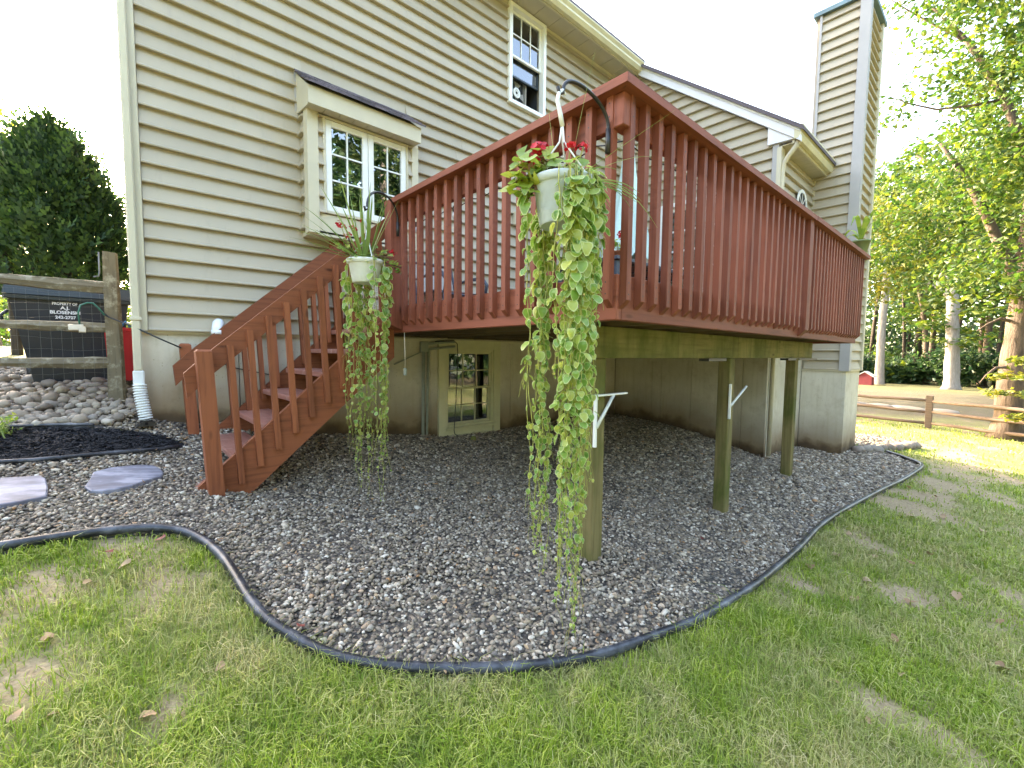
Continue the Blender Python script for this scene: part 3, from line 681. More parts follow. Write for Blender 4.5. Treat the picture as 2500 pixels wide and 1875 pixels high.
# basement window
q = MB(); sash(q, FA, 2.685, 3.58, -.10, 1.092, .105, -.05, .028); bw = q.build('basement_window', 'window_cream', house)
q = MB(); sash(q, FA, 2.79, 3.475, .098, .987, .026, -.05, .012); q.build('window_frame', 'window_cream', bw)
q = MB(); lbox(q, FA, 2.77, 3.50, .0, .05, .07, .098, .004); q.build('sill', 'window_cream', bw)
q = MB(); lbox(q, FA, 2.79, 3.475, -.05, .0, -.02, .098); q.build('lower_panel', 'window_cream', bw)
q = MB(); sash(q, FA, 2.816, 3.449, .53, .961, .024, -.03, -.006); q.build('upper_sash', 'window_cream', bw)
q = MB(); sash(q, FA, 2.816, 3.449, .124, .565, .024, -.045, -.032); q.build('lower_sash', 'window_cream', bw)
pane(bw, FA, 2.84, 3.425, .554, .937, -.018); pane(bw, FA, 2.84, 3.425, .148, .541, -.040)
muntins(bw, FA, (3.035, 3.23), (.745,), 2.84, 3.425, .554, .937, -.016, .010, 'window_cream')
muntins(bw, FA, (3.035, 3.23), (.345,), 2.84, 3.425, .148, .541, -.038, .010, 'window_cream')
room(bw, FA, 2.80, 3.46, .1, .98, -.5, -.06)
# upper window with its fan
q = MB(); sash(q, FA, 3.658, 4.282, 3.958, 5.108, .048, -.02, .062); uw = q.build('upper_window', 'white', house)
q = MB(); sash(q, FA, 3.706, 4.234, 4.535, 5.06, .030, -.02, .010); q.build('upper_sash', 'white', uw)
q = MB(); sash(q, FA, 3.706, 4.234, 4.33, 4.57, .026, -.055, -.03); q.build('raised_sash', 'can_lid', uw)
pane(uw, FA, 3.736, 4.204, 4.565, 5.03, -.004)
muntins(uw, FA, (3.892, 4.048), (4.80,), 3.736, 4.204, 4.565, 5.03, 0., .012)
pane(uw, FA, 3.732, 4.208, 4.356, 4.544, -.044)
room(uw, FA, 3.70, 4.24, 3.98, 5.07, -.6, -.06)
# box bay
by = MB(); by.box(1.306, 2.294, -.196, .0, 1.985, 2.13); by.box(1.306, 1.404, -.196, 0, 2.13, 2.97); by.box(2.216, 2.294, -.196, 0, 2.13, 2.97); by.box(1.404, 2.216, -.196, 0, 2.95, 2.97)
bay = by.build('bay_window', 'siding', house)
FB = frame_fn((0,-.198,0), (1,0,0), (0,-1,0)); FBS = frame_fn((1.304,0,0), (0,-1,0), (-1,0,0))
for k in range(8):
    z = 2.0+k*.1315; zt = min(z+.1315, 2.965)
    if zt-z < .03: continue
    board(FBS, .006, .135, .006, .135, z, zt).build('siding_board', 'siding', bay)
    if z > 2.1:
        board(FB, 1.365, 1.41, 1.365, 1.41, z, zt).build('siding_board', 'siding', bay); board(FB, 2.21, 2.252, 2.21, 2.252, z, zt).build('siding_board', 'siding', bay)
q = MB(); q.box(1.278, 1.367, -.232, -.137, 1.955, 2.975); q.build('corner_trim', 'trim', bay)
q = MB(); q.box(2.250, 2.318, -.232, -.13, 1.955, 2.975); q.build('corner_trim', 'trim', bay)
q = MB(); lbox(q, FA, 1.292, 1.305, .02, .035, 1.99, 2.985); q.build('edge_trim', 'trim', bay)
q = MB(); lbox(q, FB, 1.367, 2.25, .0, .014, 1.965, 2.132); q.build('apron_panel', 'trim', bay)
q = MB(); q.box(1.29, 2.31, -.212, -.001, 1.945, 1.982); q.build('bay_floor', 'trim', bay)
q = MB(); sash(q, FB, 1.408, 2.212, 2.138, 2.944, .022, -.01, .032); q.build('window_frame', 'trim', bay)
for (a, b) in ((1.432, 1.806), (1.812, 2.188)):
    q = MB(); sash(q, FB, a, b, 2.162, 2.92, .050, -.01, .025); ca = q.build('casement', 'white', bay)
    a2, b2 = a+.05, b-.05
    q = MB(); lbox(q, FB, a2, b2, .004, .008, 2.212, 2.87); put('pane', q.mesh('pane', 'glass'), bay)
    muntins(bay, FB, ((a2+b2)/2,), (2.43, 2.65), a2, b2, 2.212, 2.87, .010, .013)
room(bay, FA, 1.41, 2.21, 2.14, 2.94, -.6, .17)
q = MB(); q.box(1.255, 2.285, -.345, -.33, 2.944, 3.085); q.build('fascia', 'trim', bay)
q = MB(); q.prism([(-.33, 2.944), (-.001, 2.975), (-.001, 3.33), (-.33, 3.085)], 'x', 1.262, 1.276); q.build('end_cheek', 'trim', bay)
q = MB(); q.prism([(-.33, 2.944), (-.001, 2.975), (-.001, 3.33), (-.33, 3.085)], 'x', 2.262, 2.278); q.build('end_cheek', 'trim', bay)
sf = MB()
for k in range(8): sf.box(1.28+k*.1235, 1.28+k*.1235+.119, -.328, -.235, 2.948, 2.958)
sf.build('soffit', 'soffit', bay)
q = MB(); lbox(q, FA, 1.248, 1.262, .0, .03, 2.99, 3.34); q.build('wall_flashing', 'trim_grey', bay)
for k in range(5):       # shingle courses, each of separate tabs
    y0, y1 = -.385+k*.078, -.385+(k+1)*.078+.02; z0 = 3.085+(y0+.385)*.66; z1 = 3.085+(y1+.385)*.66
    x = 1.245-(k % 2)*.06; 
    while x < 2.30:
        x1 = min(x+random.choice((.13, .15, .17)), 2.318); a = max(x, 1.243); dz = random.uniform(0, .005)
        q = MB(); q.prism([(y0, z0+dz), (min(y1, -.002), z1-.008), (min(y1, -.002), z1), (y0, z0+.018+dz)], 'x', a, x1-.002); q.build('shingle', 'shingle', bay); x = x1
# sliding door of the wing, behind the balusters
q = MB(); sash(q, FW, .74, 2.0, 1.315, 3.09, .055, -.04, .058); pdoor = q.build('patio_door', 'white', house)
q = MB(); lbox(q, FW, .70, .742, .024, .056, 1.32, 3.10); q.build('door_casing', 'trim', pdoor)
for (a, b) in ((.80, 1.375), (1.365, 1.94)):
    d = -.01 if a < 1 else -.035
    q = MB(); sash(q, FW, a, b, 1.372, 3.03, .05, d-.012, d+.012); q.build('door_sash', 'white', pdoor)
    pane(pdoor, FW, a+.05, b-.05, 1.43, 2.98, d)
    for z in (2.17, 2.42, 2.70): 
        q = MB(); lbox(q, FW, a+.05, b-.05, d+.004, d+.012, z-.012, z+.012); q.build('muntin', 'white', pdoor)
    for u in (a+.21, a+.365):
        q = MB(); lbox(q, FW, u-.008, u+.008, d+.0055, d+.0135, 2.43, 2.98); q.build('muntin', 'white', pdoor)
room(pdoor, FW, .78, 1.96, 1.35, 3.05, -.5, -.06)
# wall fittings
q = MB(); lbox(q, FA, 3.76, 3.865, .02, .08, 2.53, 2.70, .008); ve = q.build('wall_outlet_box', 'trim', house)
q = MB(); q.tube([FA((3.812, .055, 2.60)), FA((3.812, .085, 2.60))], .03, 14); q.build('cover', 'dark', ve)
q = MB(); q.tube([(.652, .0, 1.16), (.640, -.05, 1.165), (.628, -.085, 1.155), (.620, -.105, 1.12), (.620, -.108, 1.085)], .036, 16); q.tube([(.6205, -.108, 1.106), (.620, -.108, 1.075)], .041, 16); q.build('pvc_vent_elbow', 'pvc', house)
# corner downspout with its flexible white foot and black adapter
q = MB(); q.cbox(.118, .168, -.095, -.052, .80, 5.05, .008); q.build('downspout', 'trim', house)
q = MB(); q.cbox(.110, .176, -.102, -.046, 1.155, 1.18, .004); q.build('downspout_band', 'trim', house)
path = [Vector((.147, -.064, .80-.012*k)) for k in range(9)]+[Vector((.147+.0018*max(0, k-3)**1.1, -.076-.002*k, .705-.0182*k)) for k in range(15)]
q = MB(); q.cbox(.112, .176, -.095, -.035, .70, .802, .008); q.build('white_adapter', 'white_plastic', house)
pp = [path[9+k] for k in range(15)]; fx = []; rr = []
for i, p in enumerate(pp):
    for s, r in ((0, .029), (.25, .041), (.7, .041), (.92, .029)):
        b = pp[min(i+1, len(pp)-1)]; fx.append(p.lerp(b, s)); rr.append(r)
q = MB(); q.tube(fx, rr, 14); q.build('corrugated_spout', 'white_plastic', house)
e = pp[-1]; q = MB(); q.tube([e+Vector((0, 0, .02)), e+Vector((0, 0, -.035))], .037, 14); q.prism([(-.06, 0), (.05, 0), (.05, .03), (-.02, .035)], 'y', -.035, .035)
q.v = q.v[:-8]+[(v[0]+e.x, v[1]+e.y, v[2]+e.z-.045) for v in q.v[-8:]]; q.build('drain_adapter', 'black_metal', house)
# conduits beside the basement window
q = MB(); q.tube([(2.478, -.03, -.06), (2.482, -.03, .4), (2.489, -.03, .98)], .017, 10); q.tube([(2.525, -.03, -.06), (2.535, -.03, .4), (2.55, -.03, .98)], .014, 10); q.build('conduit', 'conduit', house)
q = MB(); lbox(q, FA, 2.452, 2.535, .006, .06, .955, 1.066, .006); q.build('junction_box', 'conduit', house)
q = MB(); q.tube([(2.535, -.045, 1.045), (2.87, -.055, 1.072)], .013, 8); q.tube([(2.535, -.045, .985), (2.875, -.055, 1.02)], .013, 8); q.tube([(2.46, -.03, .955), (2.15, -.02, .822)], .007, 6); q.build('pipe_run', 'conduit', house)
q = MB(); q.tube([(2.62, -.055, 1.07), (2.86, -.062, 1.085), (2.905, -.062, 1.05), (2.915, -.06, .93), (2.905, -.058, .7), (2.89, -.058, .4), (2.875, -.058, .2), (2.87, -.05, .07), (2.89, -.04, .02), (2.93, -.04, .0)], .005, 6); q.build('wall_cable', 'cable', house)
# thin bracket on the far side
q = MB(); q.tube([(.16, .5, 3.22), (-.02, .5, 3.18), (-.022, .5, 2.36)], .006, 6); q.build('side_bracket', 'conduit', house)

fan = thing('box_fan', 'grey box fan standing in the open lower sash of the upstairs window', 'fan', (3.9, .11, 3.99))
q = MB(); sash(q, FA, 3.716, 4.06, 4.0, 4.40, .014, -.13, -.07); q.build('fan_frame', 'chair_mesh', fan)
q = MB()
for k in range(13): q.box(3.736+k*.0245, 3.7385+k*.0245, .072, .074, 4.012, 4.39)
q.build('grille', 'wire', fan)
q = MB(); q.lathe([(.018, 0), (.018, .006), (.030, .006), (.030, 0)], (0, 0, 0), 20); q.lathe([(.034, .002), (.034, .008), (.060, .008), (.060, .002)], (0, 0, 0), 24)
q.shear(lambda p: (3.888+p[0], .070-p[2], 4.19+p[1])); q.build('hub_ring', 'white', fan)
q = MB()
for k in range(5):
    a = 2*math.pi*k/5; q.add([(3.888+.03*math.cos(a), .10, 4.19+.03*math.sin(a)), (3.888+.16*math.cos(a-.3), .095, 4.19+.16*math.sin(a-.3)), (3.888+.165*math.cos(a+.35), .11, 4.19+.165*math.sin(a+.35))], [(0, 1, 2)])
q.build('fan_blade', 'chair_mesh', fan)

# ------------------------------------------------------------------ the deck
deck = thing('deck', 'raised wooden deck stained red-brown with baluster railing on mossy green posts', 'deck', (3.9, -1.5, -.1))
XO, YO, XE = 1.644, -3.057, 6.28
ZB, ZT, ZC = 1.100, 1.299, 2.036
q = MB(); q.cbox(XO, XO+.036, YO, -.002, ZB, ZT); q.build('rim_board', 'stain_y', deck)
q = MB(); q.cbox(XO+.0365, XE, YO-.0005, YO+.036, ZB, ZT); q.build('rim_board', 'stain_x', deck)
q = MB(); q.cbox(XE-.036, XE, YO+.0365, -2.29, ZB, ZT); q.build('rim_board', 'stain_y', deck)
q = MB(); q.box(XO+.04, 6.02, -.037, -.006, ZB, ZT-.034); q.build('ledger', 'joist', deck)
jm = MB(); jm.box(-.018, .018, YO+.04, -.04, ZB+.006, ZT-.034); jme = jm.mesh('joist', 'joist')
copies(jme, 'joist', deck, [((XO+.11+k*.352, 0, 0), (0, 0, 0), 1) for k in range(12)])
for k in range(25):
    y = YO+.045+k*.1205
    x1 = 6.24 if y < -2.36 else 6.01
    q = MB(); q.cbox(XO+.038, x1, y, min(y+.1192, -.036), ZT-.032, ZT-.003); q.build('deck_board', 'stain_x', deck)
# beam of two lengths on three posts
BT = ZB+.004
q = MB(); q.cbox(1.72, 3.867, -2.722, -2.645, .928, BT); q.build('beam', 'beam', deck)
q = MB(); q.cbox(3.872, 5.985, -2.720, -2.646, .929, BT-.002); q.build('beam', 'beam', deck)
for (x0, w) in ((1.935, .096), (3.690, .096), (5.362, .094)):
    g = gzf(x0+.05, -2.68)
    q = MB(); q.cbox(x0, x0+w, -2.73, -2.634, g-.2, .927, .006); q.build('post', 'post', deck)
for (a, b) in ((3.29, 3.60), (5.10, 5.36), (5.46, 6.14)):
    q = MB(); q.box(a, b, -2.735, -2.66, .905, .926); q.build('post_plate', 'black_metal', deck)
def bracket(x, y, z0, z1, arm, da, zt):
    q = MB(); q.cbox(x, x+.016, y-.006, y+.012, z0, z1, .002)
    if arm: q.cbox(x, x+arm, y-.012, y+.012, z1-.006, z1+.004, .002)
    q.build('shelf_bracket', 'white', deck)
    q = MB(); q.tube([(x+.012, y-.004, z0+(z1-z0)*.38), (x+da, y-.004, zt)], .010, 6); q.build('bracket_brace', 'white_plastic', deck)
bracket(1.917, -2.745, .446, .728, .29, .16, .722); bracket(3.672, -2.745, .438, .721, 0, .32, .69)
# railing: cap, board under it, balusters
q = MB(); q.prism([(1.567, -1.02), (1.567, -3.134), (1.705, -3.0), (1.705, -1.02)], 'z', ZC, ZC+.036); q.build('rail_cap', 'stain_y', deck)
q = MB(); q.prism([(1.5672, -3.1342), (4.252, -3.1342), (4.252, -3.0), (1.7052, -3.0)], 'z', ZC, ZC+.036); q.build('rail_cap', 'stain_x', deck)
q = MB(); q.prism([(4.258, -3.136), (6.36, -3.136), (6.36, -3.0), (4.258, -3.0)], 'z', ZC+.001, ZC+.038); q.build('rail_cap', 'stain_x', deck)
q = MB(); q.cbox(1.645, 1.680, -3.018, -1.06, 1.916, ZC-.001); q.build('top_rail', 'stain_y', deck)
q = MB(); q.cbox(1.70, 6.28, -3.056, -3.021, 1.916, ZC-.001); q.build('top_rail', 'stain_x', deck)
q = MB(); q.cbox(1.612, 1.70, -3.09, -3.024, 1.902, ZC-.001); q.build('corner_block', 'stain_z', deck)
# balusters: square sticks whose foot is cut on a slant
def bal_mesh(axis, w=.034, t=.036, z0=1.184, z1=2.034):
    q = MB(); pr = [(0, z0-.034), (-t, z0), (-t, z1), (0, z1)]
    if axis == 'x': q.prism(pr, 'y', -w, 0)
    else: q.prism(pr, 'x', 0, w)
    nf = len(q.f)
    for zc in (z0+.025, z0+.075, z1-.03, z1-.085):
        for k in (0,):
            r = .0042
            if axis == 'x': q.add([(-t-.0007, -w/2-r, zc), (-t-.0007, -w/2, zc-r), (-t-.0007, -w/2+r, zc), (-t-.0007, -w/2, zc+r)], [(0, 1, 2, 3)])
            else: q.add([(w/2-r, -t-.0007, zc), (w/2, -t-.0007, zc-r), (w/2+r, -t-.0007, zc), (w/2, -t-.0007, zc+r)], [(0, 1, 2, 3)])
    me = q.mesh('baluster', 'stain_z'); me.materials.append(MATS['black_metal'])
    for p in me.polygons: p.material_index = 1 if p.area < .0001 else 0
    return me
bl = bal_mesh('x'); copies(bl, 'baluster', deck, [((XO-.0005+random.uniform(-.001, .001), -1.195-.1131*k+random.uniform(-.002, .002), random.uniform(-.006, .004)), (0, 0, 0), 1) for k in range(17)])
br = bal_mesh('y'); copies(br, 'baluster', deck, [((1.657+.1138*k+random.uniform(-.002, .002), YO-.001+random.uniform(-.001, .001), random.uniform(-.006, .004)), (0, 0, 0), 1) for k in range(22)])
copies(br, 'baluster', deck, [((4.30+.098*k, YO-.001, random.uniform(-.006, .004)), (0, 0, 0), 1) for k in range(21)])
q = MB(); q.prism([(YO-.001, 1.11), (YO-.055, 1.16), (YO-.055, ZC-.001), (YO-.001, ZC-.001)], 'x', 4.168, 4.252); q.build('rail_post', 'stain_z', deck)
q = MB(); q.prism([(XO-.001, 1.115), (XO-.09, 1.15), (XO-.09, ZC-.001), (XO-.001, ZC-.001)], 'y', -1.150, -1.052); q.build('rail_post', 'stain_z', deck)
# iron plant hooks screwed to the railing
def hook(name, plate, tip, rise, face):
    p0 = Vector(plate); t = Vector(tip); q = MB(); path = []
    for k in range(17):
        s = k/16; a = s*math.pi
        path.append(p0+Vector((0, 0, .10))*0+(t-p0)*(.5-.5*math.cos(a))*1.0+Vector((0, 0, rise*math.sin(a)**.8 if 0 < s < 1 else 0)))
    path = [p0-Vector((0, 0, .09)), p0-Vector((0, 0, .03))]+path+[t+Vector((face[0]*.02, face[1]*.02, -.012)), t+Vector((face[0]*.03, face[1]*.03, .012))]
    q.tube(path, .0075, 8); q.tube([p0-Vector((0, 0, .10)), p0-Vector((0, 0, .0))], .011, 8); q.build(name, 'black_metal', deck)
HK1 = (1.335, -3.0, 1.955); HK2 = (1.26, -1.40, 1.865)
hook('plant_hook', (1.600, -3.022, 1.90), HK1, .085, (-1, 0)); hook('plant_hook', (1.60, -1.165, 1.90), HK2, .15, (-.8, -.5))

# ------------------------------------------------------------------ the stairs
st = thing('deck_stairs', 'red-brown wooden stairs with sloped handrails climbing from the gravel to the deck', 'stairs', (1.0, -.55, .0))
SLP = .889; LE = .045
topl = lambda x: .298+.885*(x-.545)
def stringer(y0, y1):
    q = MB(); q.prism([(.335, topl(.335)-.005), (.345, -.02), (.55, -.04), (.617, .02), (1.644, topl(1.644)-.36), (1.644, topl(1.644))], 'y', y0, y1); q.build('stringer', 'stair_x', st)
stringer(-1.01, -.975); stringer(-.06, -.025)
for k in range(7):
    x0 = .350+.191*k; z = .126+.1690*k
    q = MB(); q.cbox(x0, x0+.245, -.974, -.061, z-.036, z, .004); q.build('tread', 'tread', st)
lean = lambda p: (p[0]-LE*(p[2]-.5), p[1], p[2])
def newel(x0, x1, y0, y1, z0, z1):
    q = MB(); c = .012
    q.add([(x0,y0,z0),(x1,y0,z0),(x1,y1,z0),(x0,y1,z0),(x0,y0,z1-c),(x1,y0,z1-c),(x1,y1,z1-c),(x0,y1,z1-c),(x0+c,y0+c,z1),(x1-c,y0+c,z1),(x1-c,y1-c,z1),(x0+c,y1-c,z1)],
      [(0,3,2,1),(0,1,5,4),(1,2,6,5),(2,3,7,6),(3,0,4,7),(4,5,9,8),(5,6,10,9),(6,7,11,10),(7,4,8,11),(8,9,10,11)])
    q.shear(lean); q.build('newel_post', 'stair_z', st)
newel(.383, .463, -1.098, -1.0115, -.06, .955); newel(.405, .475, -.105, -.03, .1, 1.0); newel(1.575, 1.64, -.105, -.03, 1.0, 1.99)
def rail(y0, y1, x0, x1):
    a = lambda x: .553+SLP*x
    q = MB(); q.prism([(x0+.012, a(x0)-.163), (x0, a(x0)-.015), (x0+.14, a(x0+.14)), (x1, a(x1)), (x1, a(x1)-.149), (x0+.13, a(x0+.13)-.149)], 'y', y0, y1); q.build('handrail', 'stair_x', st)
rail(-1.010, -.976, .312, 1.60); rail(-.142, -.107, .335, 1.60)
def sbal(x, zb, zt, y0, y1):
    q = MB(); q.prism([(x-.016, zb), (x+.017, zb), (x+.017, zt), (x-.016, zt)], 'y', y0, y1); q.shear(lambda p: (p[0]-LE*(p[2]-(zb+zt)/2), p[1], p[2])); q.build('baluster', 'stair_z', st)
for i in range(10): sbal(.562+.1077*i, .118+.0952*i, .982+.0952*i, -1.046, -1.011)
for i in range(9): sbal(.70+.1085*i, .36+.096*i, 1.10+.096*i, -.105, -.062)

# ------------------------------------------------------------------ things on and under the deck
um = thing('patio_umbrella', 'closed pale aqua patio umbrella standing through the table on the deck', 'umbrella', (4.55, -1.15, 1.3))
q = MB(); q.tube([(4.55, -1.15, 1.30), (4.55, -1.15, 3.42)], .019, 10); q.tube([(4.55, -1.15, 3.42), (4.55, -1.15, 3.47)], .012, 8); q.build('pole', 'wire_white', um)
V = []; F = []; n = 32; lv = [(3.40, .022), (3.30, .06), (3.05, .085), (2.75, .13), (2.45, .19), (2.25, .235), (2.12, .25)]
for z, r in lv:
    for k in range(n):
        a = 2*math.pi*k/n; t = (3.4-z)/1.28
        rr = r*(1+.30*t*math.cos(8*a)); zz = z-(.09*t*(.5+.5*math.cos(8*a+.5)) if z < 2.3 else 0)
        V.append((4.55+rr*math.cos(a), -1.15+rr*math.sin(a), zz))
F = [(i*n+k, i*n+(k+1) % n, (i+1)*n+(k+1) % n, (i+1)*n+k) for i in range(len(lv)-1) for k in range(n)]
put('canopy', np_mesh('canopy', V, F, 'canopy', True), um)
q = MB(); q.lathe([(.004, .06), (.05, .03), (.075, -.05)], (4.55, -1.15, 3.37), 16); q.build('top_cap', 'canopy', um)

tb = thing('patio_table', 'dark metal patio table with brown mesh top on the deck', 'table', (4.58, -1.16, 1.3))
q = MB()
for a in ((3.75, 5.42, -1.585, -1.535), (3.75, 5.42, -.79, -.74), (3.75, 3.80, -1.535, -.79), (5.37, 5.42, -1.535, -.79)): q.cbox(*a, 1.895, 1.93)
q.build('table_frame', 'table', tb)
q = MB(); q.box(3.80, 5.37, -1.535, -.79, 1.912, 1.920); q.build('table_top', 'mesh', tb)
for x in (4.2, 4.6, 5.0):
    q = MB(); q.box(x-.012, x+.012, -1.535, -.79, 1.898, 1.911); q.build('cross_bar', 'table', tb)
for x in (3.80, 5.35):
    for y in (-1.54, -.80):
        q = MB(); q.cbox(x-.02, x+.035, y-.02, y+.035, 1.30, 1.894); q.build('leg', 'table', tb)

chair = thing('patio_chair', 'grey sling patio chair with dark curved arms against the house wall on the deck', 'chair', (2.55, -.42, 1.3))
q = MB()
for s in (-.24, .24):
    x = 2.55+s
    q.tube([(x, -.70, 1.30), (x, -.70, 1.50), (x, -.62, 1.54), (x, -.30, 1.53), (x, -.20, 1.52), (x, -.10, 1.86)], .014, 8)
    q.tube([(x, -.20, 1.52), (x, -.14, 1.31)], .014, 8)
q.tube([(2.31, -.10, 1.86), (2.55, -.08, 1.88), (2.79, -.10, 1.86)], .014, 8); q.tube([(2.31, -.70, 1.50), (2.79, -.70, 1.50)], .013, 8); q.build('frame', 'table', chair)
for s in (-.24, .24):
    q = MB(); x = 2.55+s; q.tube([(x, -.70, 1.50), (x*1.0, -.73, 1.62), (x, -.66, 1.69), (x, -.45, 1.70), (x, -.16, 1.68)], [.014, .016, .02, .017, .012], 8); q.build('armrest', 'table', chair)
q = MB(); q.box(2.325, 2.775, -.69, -.20, 1.525, 1.535); q.build('seat', 'chair_mesh', chair)
q = MB(); q.prism([(-.20, 1.53), (-.105, 1.85), (-.097, 1.85), (-.192, 1.53)], 'x', 2.325, 2.775); q.build('backrest', 'chair_mesh', chair)

def flower_head(q, c, r, n=26):
    for _ in range(int(n*1.5)):
        d = Vector((random.gauss(0, 1), random.gauss(0, 1), random.gauss(.2, .8))).normalized(); p = Vector(c)+d*r*random.uniform(.45, 1.15)
        d = (d+Vector((random.gauss(0, .5), random.gauss(0, .5), random.gauss(0, .5)))).normalized(); u = d.orthogonal().normalized(); w = d.cross(u); s = r*random.uniform(.25, .45); a = random.uniform(0, 6.3)
        P = [p+(u*math.cos(a+k*1.2566)+w*math.sin(a+k*1.2566))*s*(1 if k % 2 else .8)+d*s*.15 for k in range(5)]
        q.add([p]+P, [(0, k+1, (k+1) % 5+1) for k in range(5)])
def ger_leaf(q, c, nrm, r):
    n = Vector(nrm).normalized(); u = n.orthogonal().normalized(); w = n.cross(u); a0 = random.uniform(0, 6.3)
    P = []
    for k in range(11):
        a = a0+2*math.pi*k/12+.25; rr = r*(1+.13*math.cos(k*2.1)); P.append(Vector(c)+(u*math.cos(a)+w*math.sin(a))*rr+n*r*.18)
    q.add([c]+P, [(0, k+1, k+2) for k in range(10)])
def potted(name, label, cat, loc, r, h, potmat, leaves, lr, heads, spread, group=None):
    t = thing(name, label, cat, loc, group); x, y, z = loc
    q = MB(); q.lathe([(r*.7, 0), (r, h*.86), (r*1.08, h*.86), (r*1.08, h), (r*.95, h), (r*.93, h*.85), (0, h*.85)], loc, 20); q.build('pot', potmat, t)
    q = MB()
    for _ in range(leaves):
        a = random.uniform(0, 6.28); d = spread*random.random()**.5; ger_leaf(q, (x+d*math.cos(a), y+d*math.sin(a), z+h+random.uniform(.02, spread)), (math.cos(a)*.6, math.sin(a)*.6, 1), lr*random.uniform(.7, 1.2))
    q.build('leaves', 'geranium', t, 'stuff')
    q = MB(); 
    for _ in range(10):
        a = random.uniform(0, 6.28); d = spread*.6*random.random(); q.tube([(x, y, z+h*.8), (x+d*math.cos(a), y+d*math.sin(a), z+h+spread*.8)], .003, 4, False)
    q.build('stems', 'vine_stem', t)
    for (dx, dy, dz, rr) in heads:
        q = MB(); flower_head(q, (x+dx, y+dy, z+h+dz), rr); q.build('flower_head', 'petal', t)
    return t
potted('geranium_pot', 'potted red geranium standing on the patio table', 'potted plant', (4.02, -1.40, 1.931), .07, .10, 'terracotta', 26, .035, [(-.02, -.05, .14, .032), (.06, .02, .20, .028), (-.08, .02, .10, .025)], .11)

# plant stand with two geranium pots near the wing
ps = thing('plant_stand', 'black iron plant stand by the wing wall on the deck', 'plant stand', (5.72, -2.30, 1.3))
q = MB()
for x in (5.58, 5.86):
    for y in (-2.42, -2.18): q.tube([(x, y, 1.30), (x, y, 2.02)], .009, 6)
q.build('upright', 'black_metal', ps)
for z in (1.45, 1.75):
    q = MB()
    for k in range(6): q.tube([(5.56+k*.064, -2.44, z), (5.56+k*.064, -2.16, z)], .005, 5)
    q.tube([(5.56, -2.43, z), (5.88, -2.43, z)], .006, 5); q.tube([(5.56, -2.17, z), (5.88, -2.17, z)], .006, 5); q.build('shelf', 'black_metal', ps)
potted('geranium_pot', 'dark pot of red geraniums on the upper shelf of the iron plant stand', 'potted plant', (5.72, -2.30, 1.757), .10, .13, 'table', 40, .04, [(-.09, -.06, .20, .04), (.08, -.05, .24, .035), (.02, .07, .22, .035)], .16)
potted('leafy_pot', 'flowerless leafy pot on the lower shelf of the iron plant stand', 'potted plant', (5.72, -2.30, 1.457), .09, .11, 'terracotta', 36, .035, [], .13)
# pot on the far end of the rail
rp = thing('rail_plant', 'olive green pot with long drooping leaves on the far end of the deck rail', 'potted plant', (6.17, -3.07, ZC+.038))
q = MB(); bx, by_, bz = 6.17, -3.07, ZC+.038; q.lathe([(.055, 0), (.085, .125), (.092, .125), (.092, .145), (.08, .145), (.08, .12), (0, .12)], (bx, by_, bz), 20); q.build('pot', 'green_pot', rp)
for a, ln, up, dr in ((3.6, .20, .30, .12), (3.0, .22, .36, .22), (4.2, .16, .34, .05), (1.0, .18, .24, .15), (5.2, .15, .28, .12), (2.3, .15, .16, .2)):
    q = MB(); L = []
    for k in range(9):
        s = k/8; d = ln*s*1.3; L.append((bx+d*math.cos(a), by_+d*math.sin(a), bz+.12+up*math.sin(min(1, s*1.2)*math.pi*.55)-dr*s*s, .022*math.sin(math.pi*min(.97, .12+s*.88))))
    for i in range(8):
        p, w = L[i], L[i+1]; px, py = -math.sin(a), math.cos(a)
        q.add([(p[0]+px*p[3], p[1]+py*p[3], p[2]+.006), (p[0], p[1], p[2]), (p[0]-px*p[3], p[1]-py*p[3], p[2]+.006), (w[0]-px*w[3], w[1]-py*w[3], w[2]+.006), (w[0], w[1], w[2]), (w[0]+px*w[3], w[1]+py*w[3], w[2]+.006)], [(0, 1, 4, 5), (1, 2, 3, 4)], True)
    q.build('leaf', 'geranium', rp)
q = MB(); q.tube([(bx, by_, bz+.1), (bx+.02, by_-.01, bz+.32), (bx+.06, by_-.02, bz+.42)], [.012, .009, .004], 8); q.build('stem', 'vine_stem', rp)
# string lights under the top rail
sl = thing('string_lights', 'black string of clear bulbs strung under the deck rail', 'string lights', (1.70, -2.0, 1.88))
q = MB(); pth = [(1.695, -1.2-.06*k, 1.905-.022*abs(math.sin(k*math.pi/4))) for k in range(31)]+[(1.75+.1*k, -3.01, 1.905-.022*abs(math.sin(k*math.pi/4))) for k in range(36)]
q.tube(pth, .0035, 5); q.build('wire', 'black_metal', sl)
for (x, y) in [(1.697, -1.27), (1.697, -1.44), (1.697, -1.75), (1.697, -2.13), (1.697, -2.62), (2.3, -3.008), (2.62, -3.008), (3.0, -3.008), (3.5, -3.008), (4.1, -3.008)]:
    q = MB(); q.lathe([(.0, .0), (.011, 0), (.013, -.03), (.009, -.036)], (x, y, 1.898), 10); so = q.build('socket', 'black_metal', sl)
    q = MB(); q.lathe([(.008, -.034), (.014, -.048), (.0175, -.062), (.013, -.076), (.0, -.082)], (x, y, 1.898), 12); put('bulb', q.mesh('bulb', 'bulb'), so)
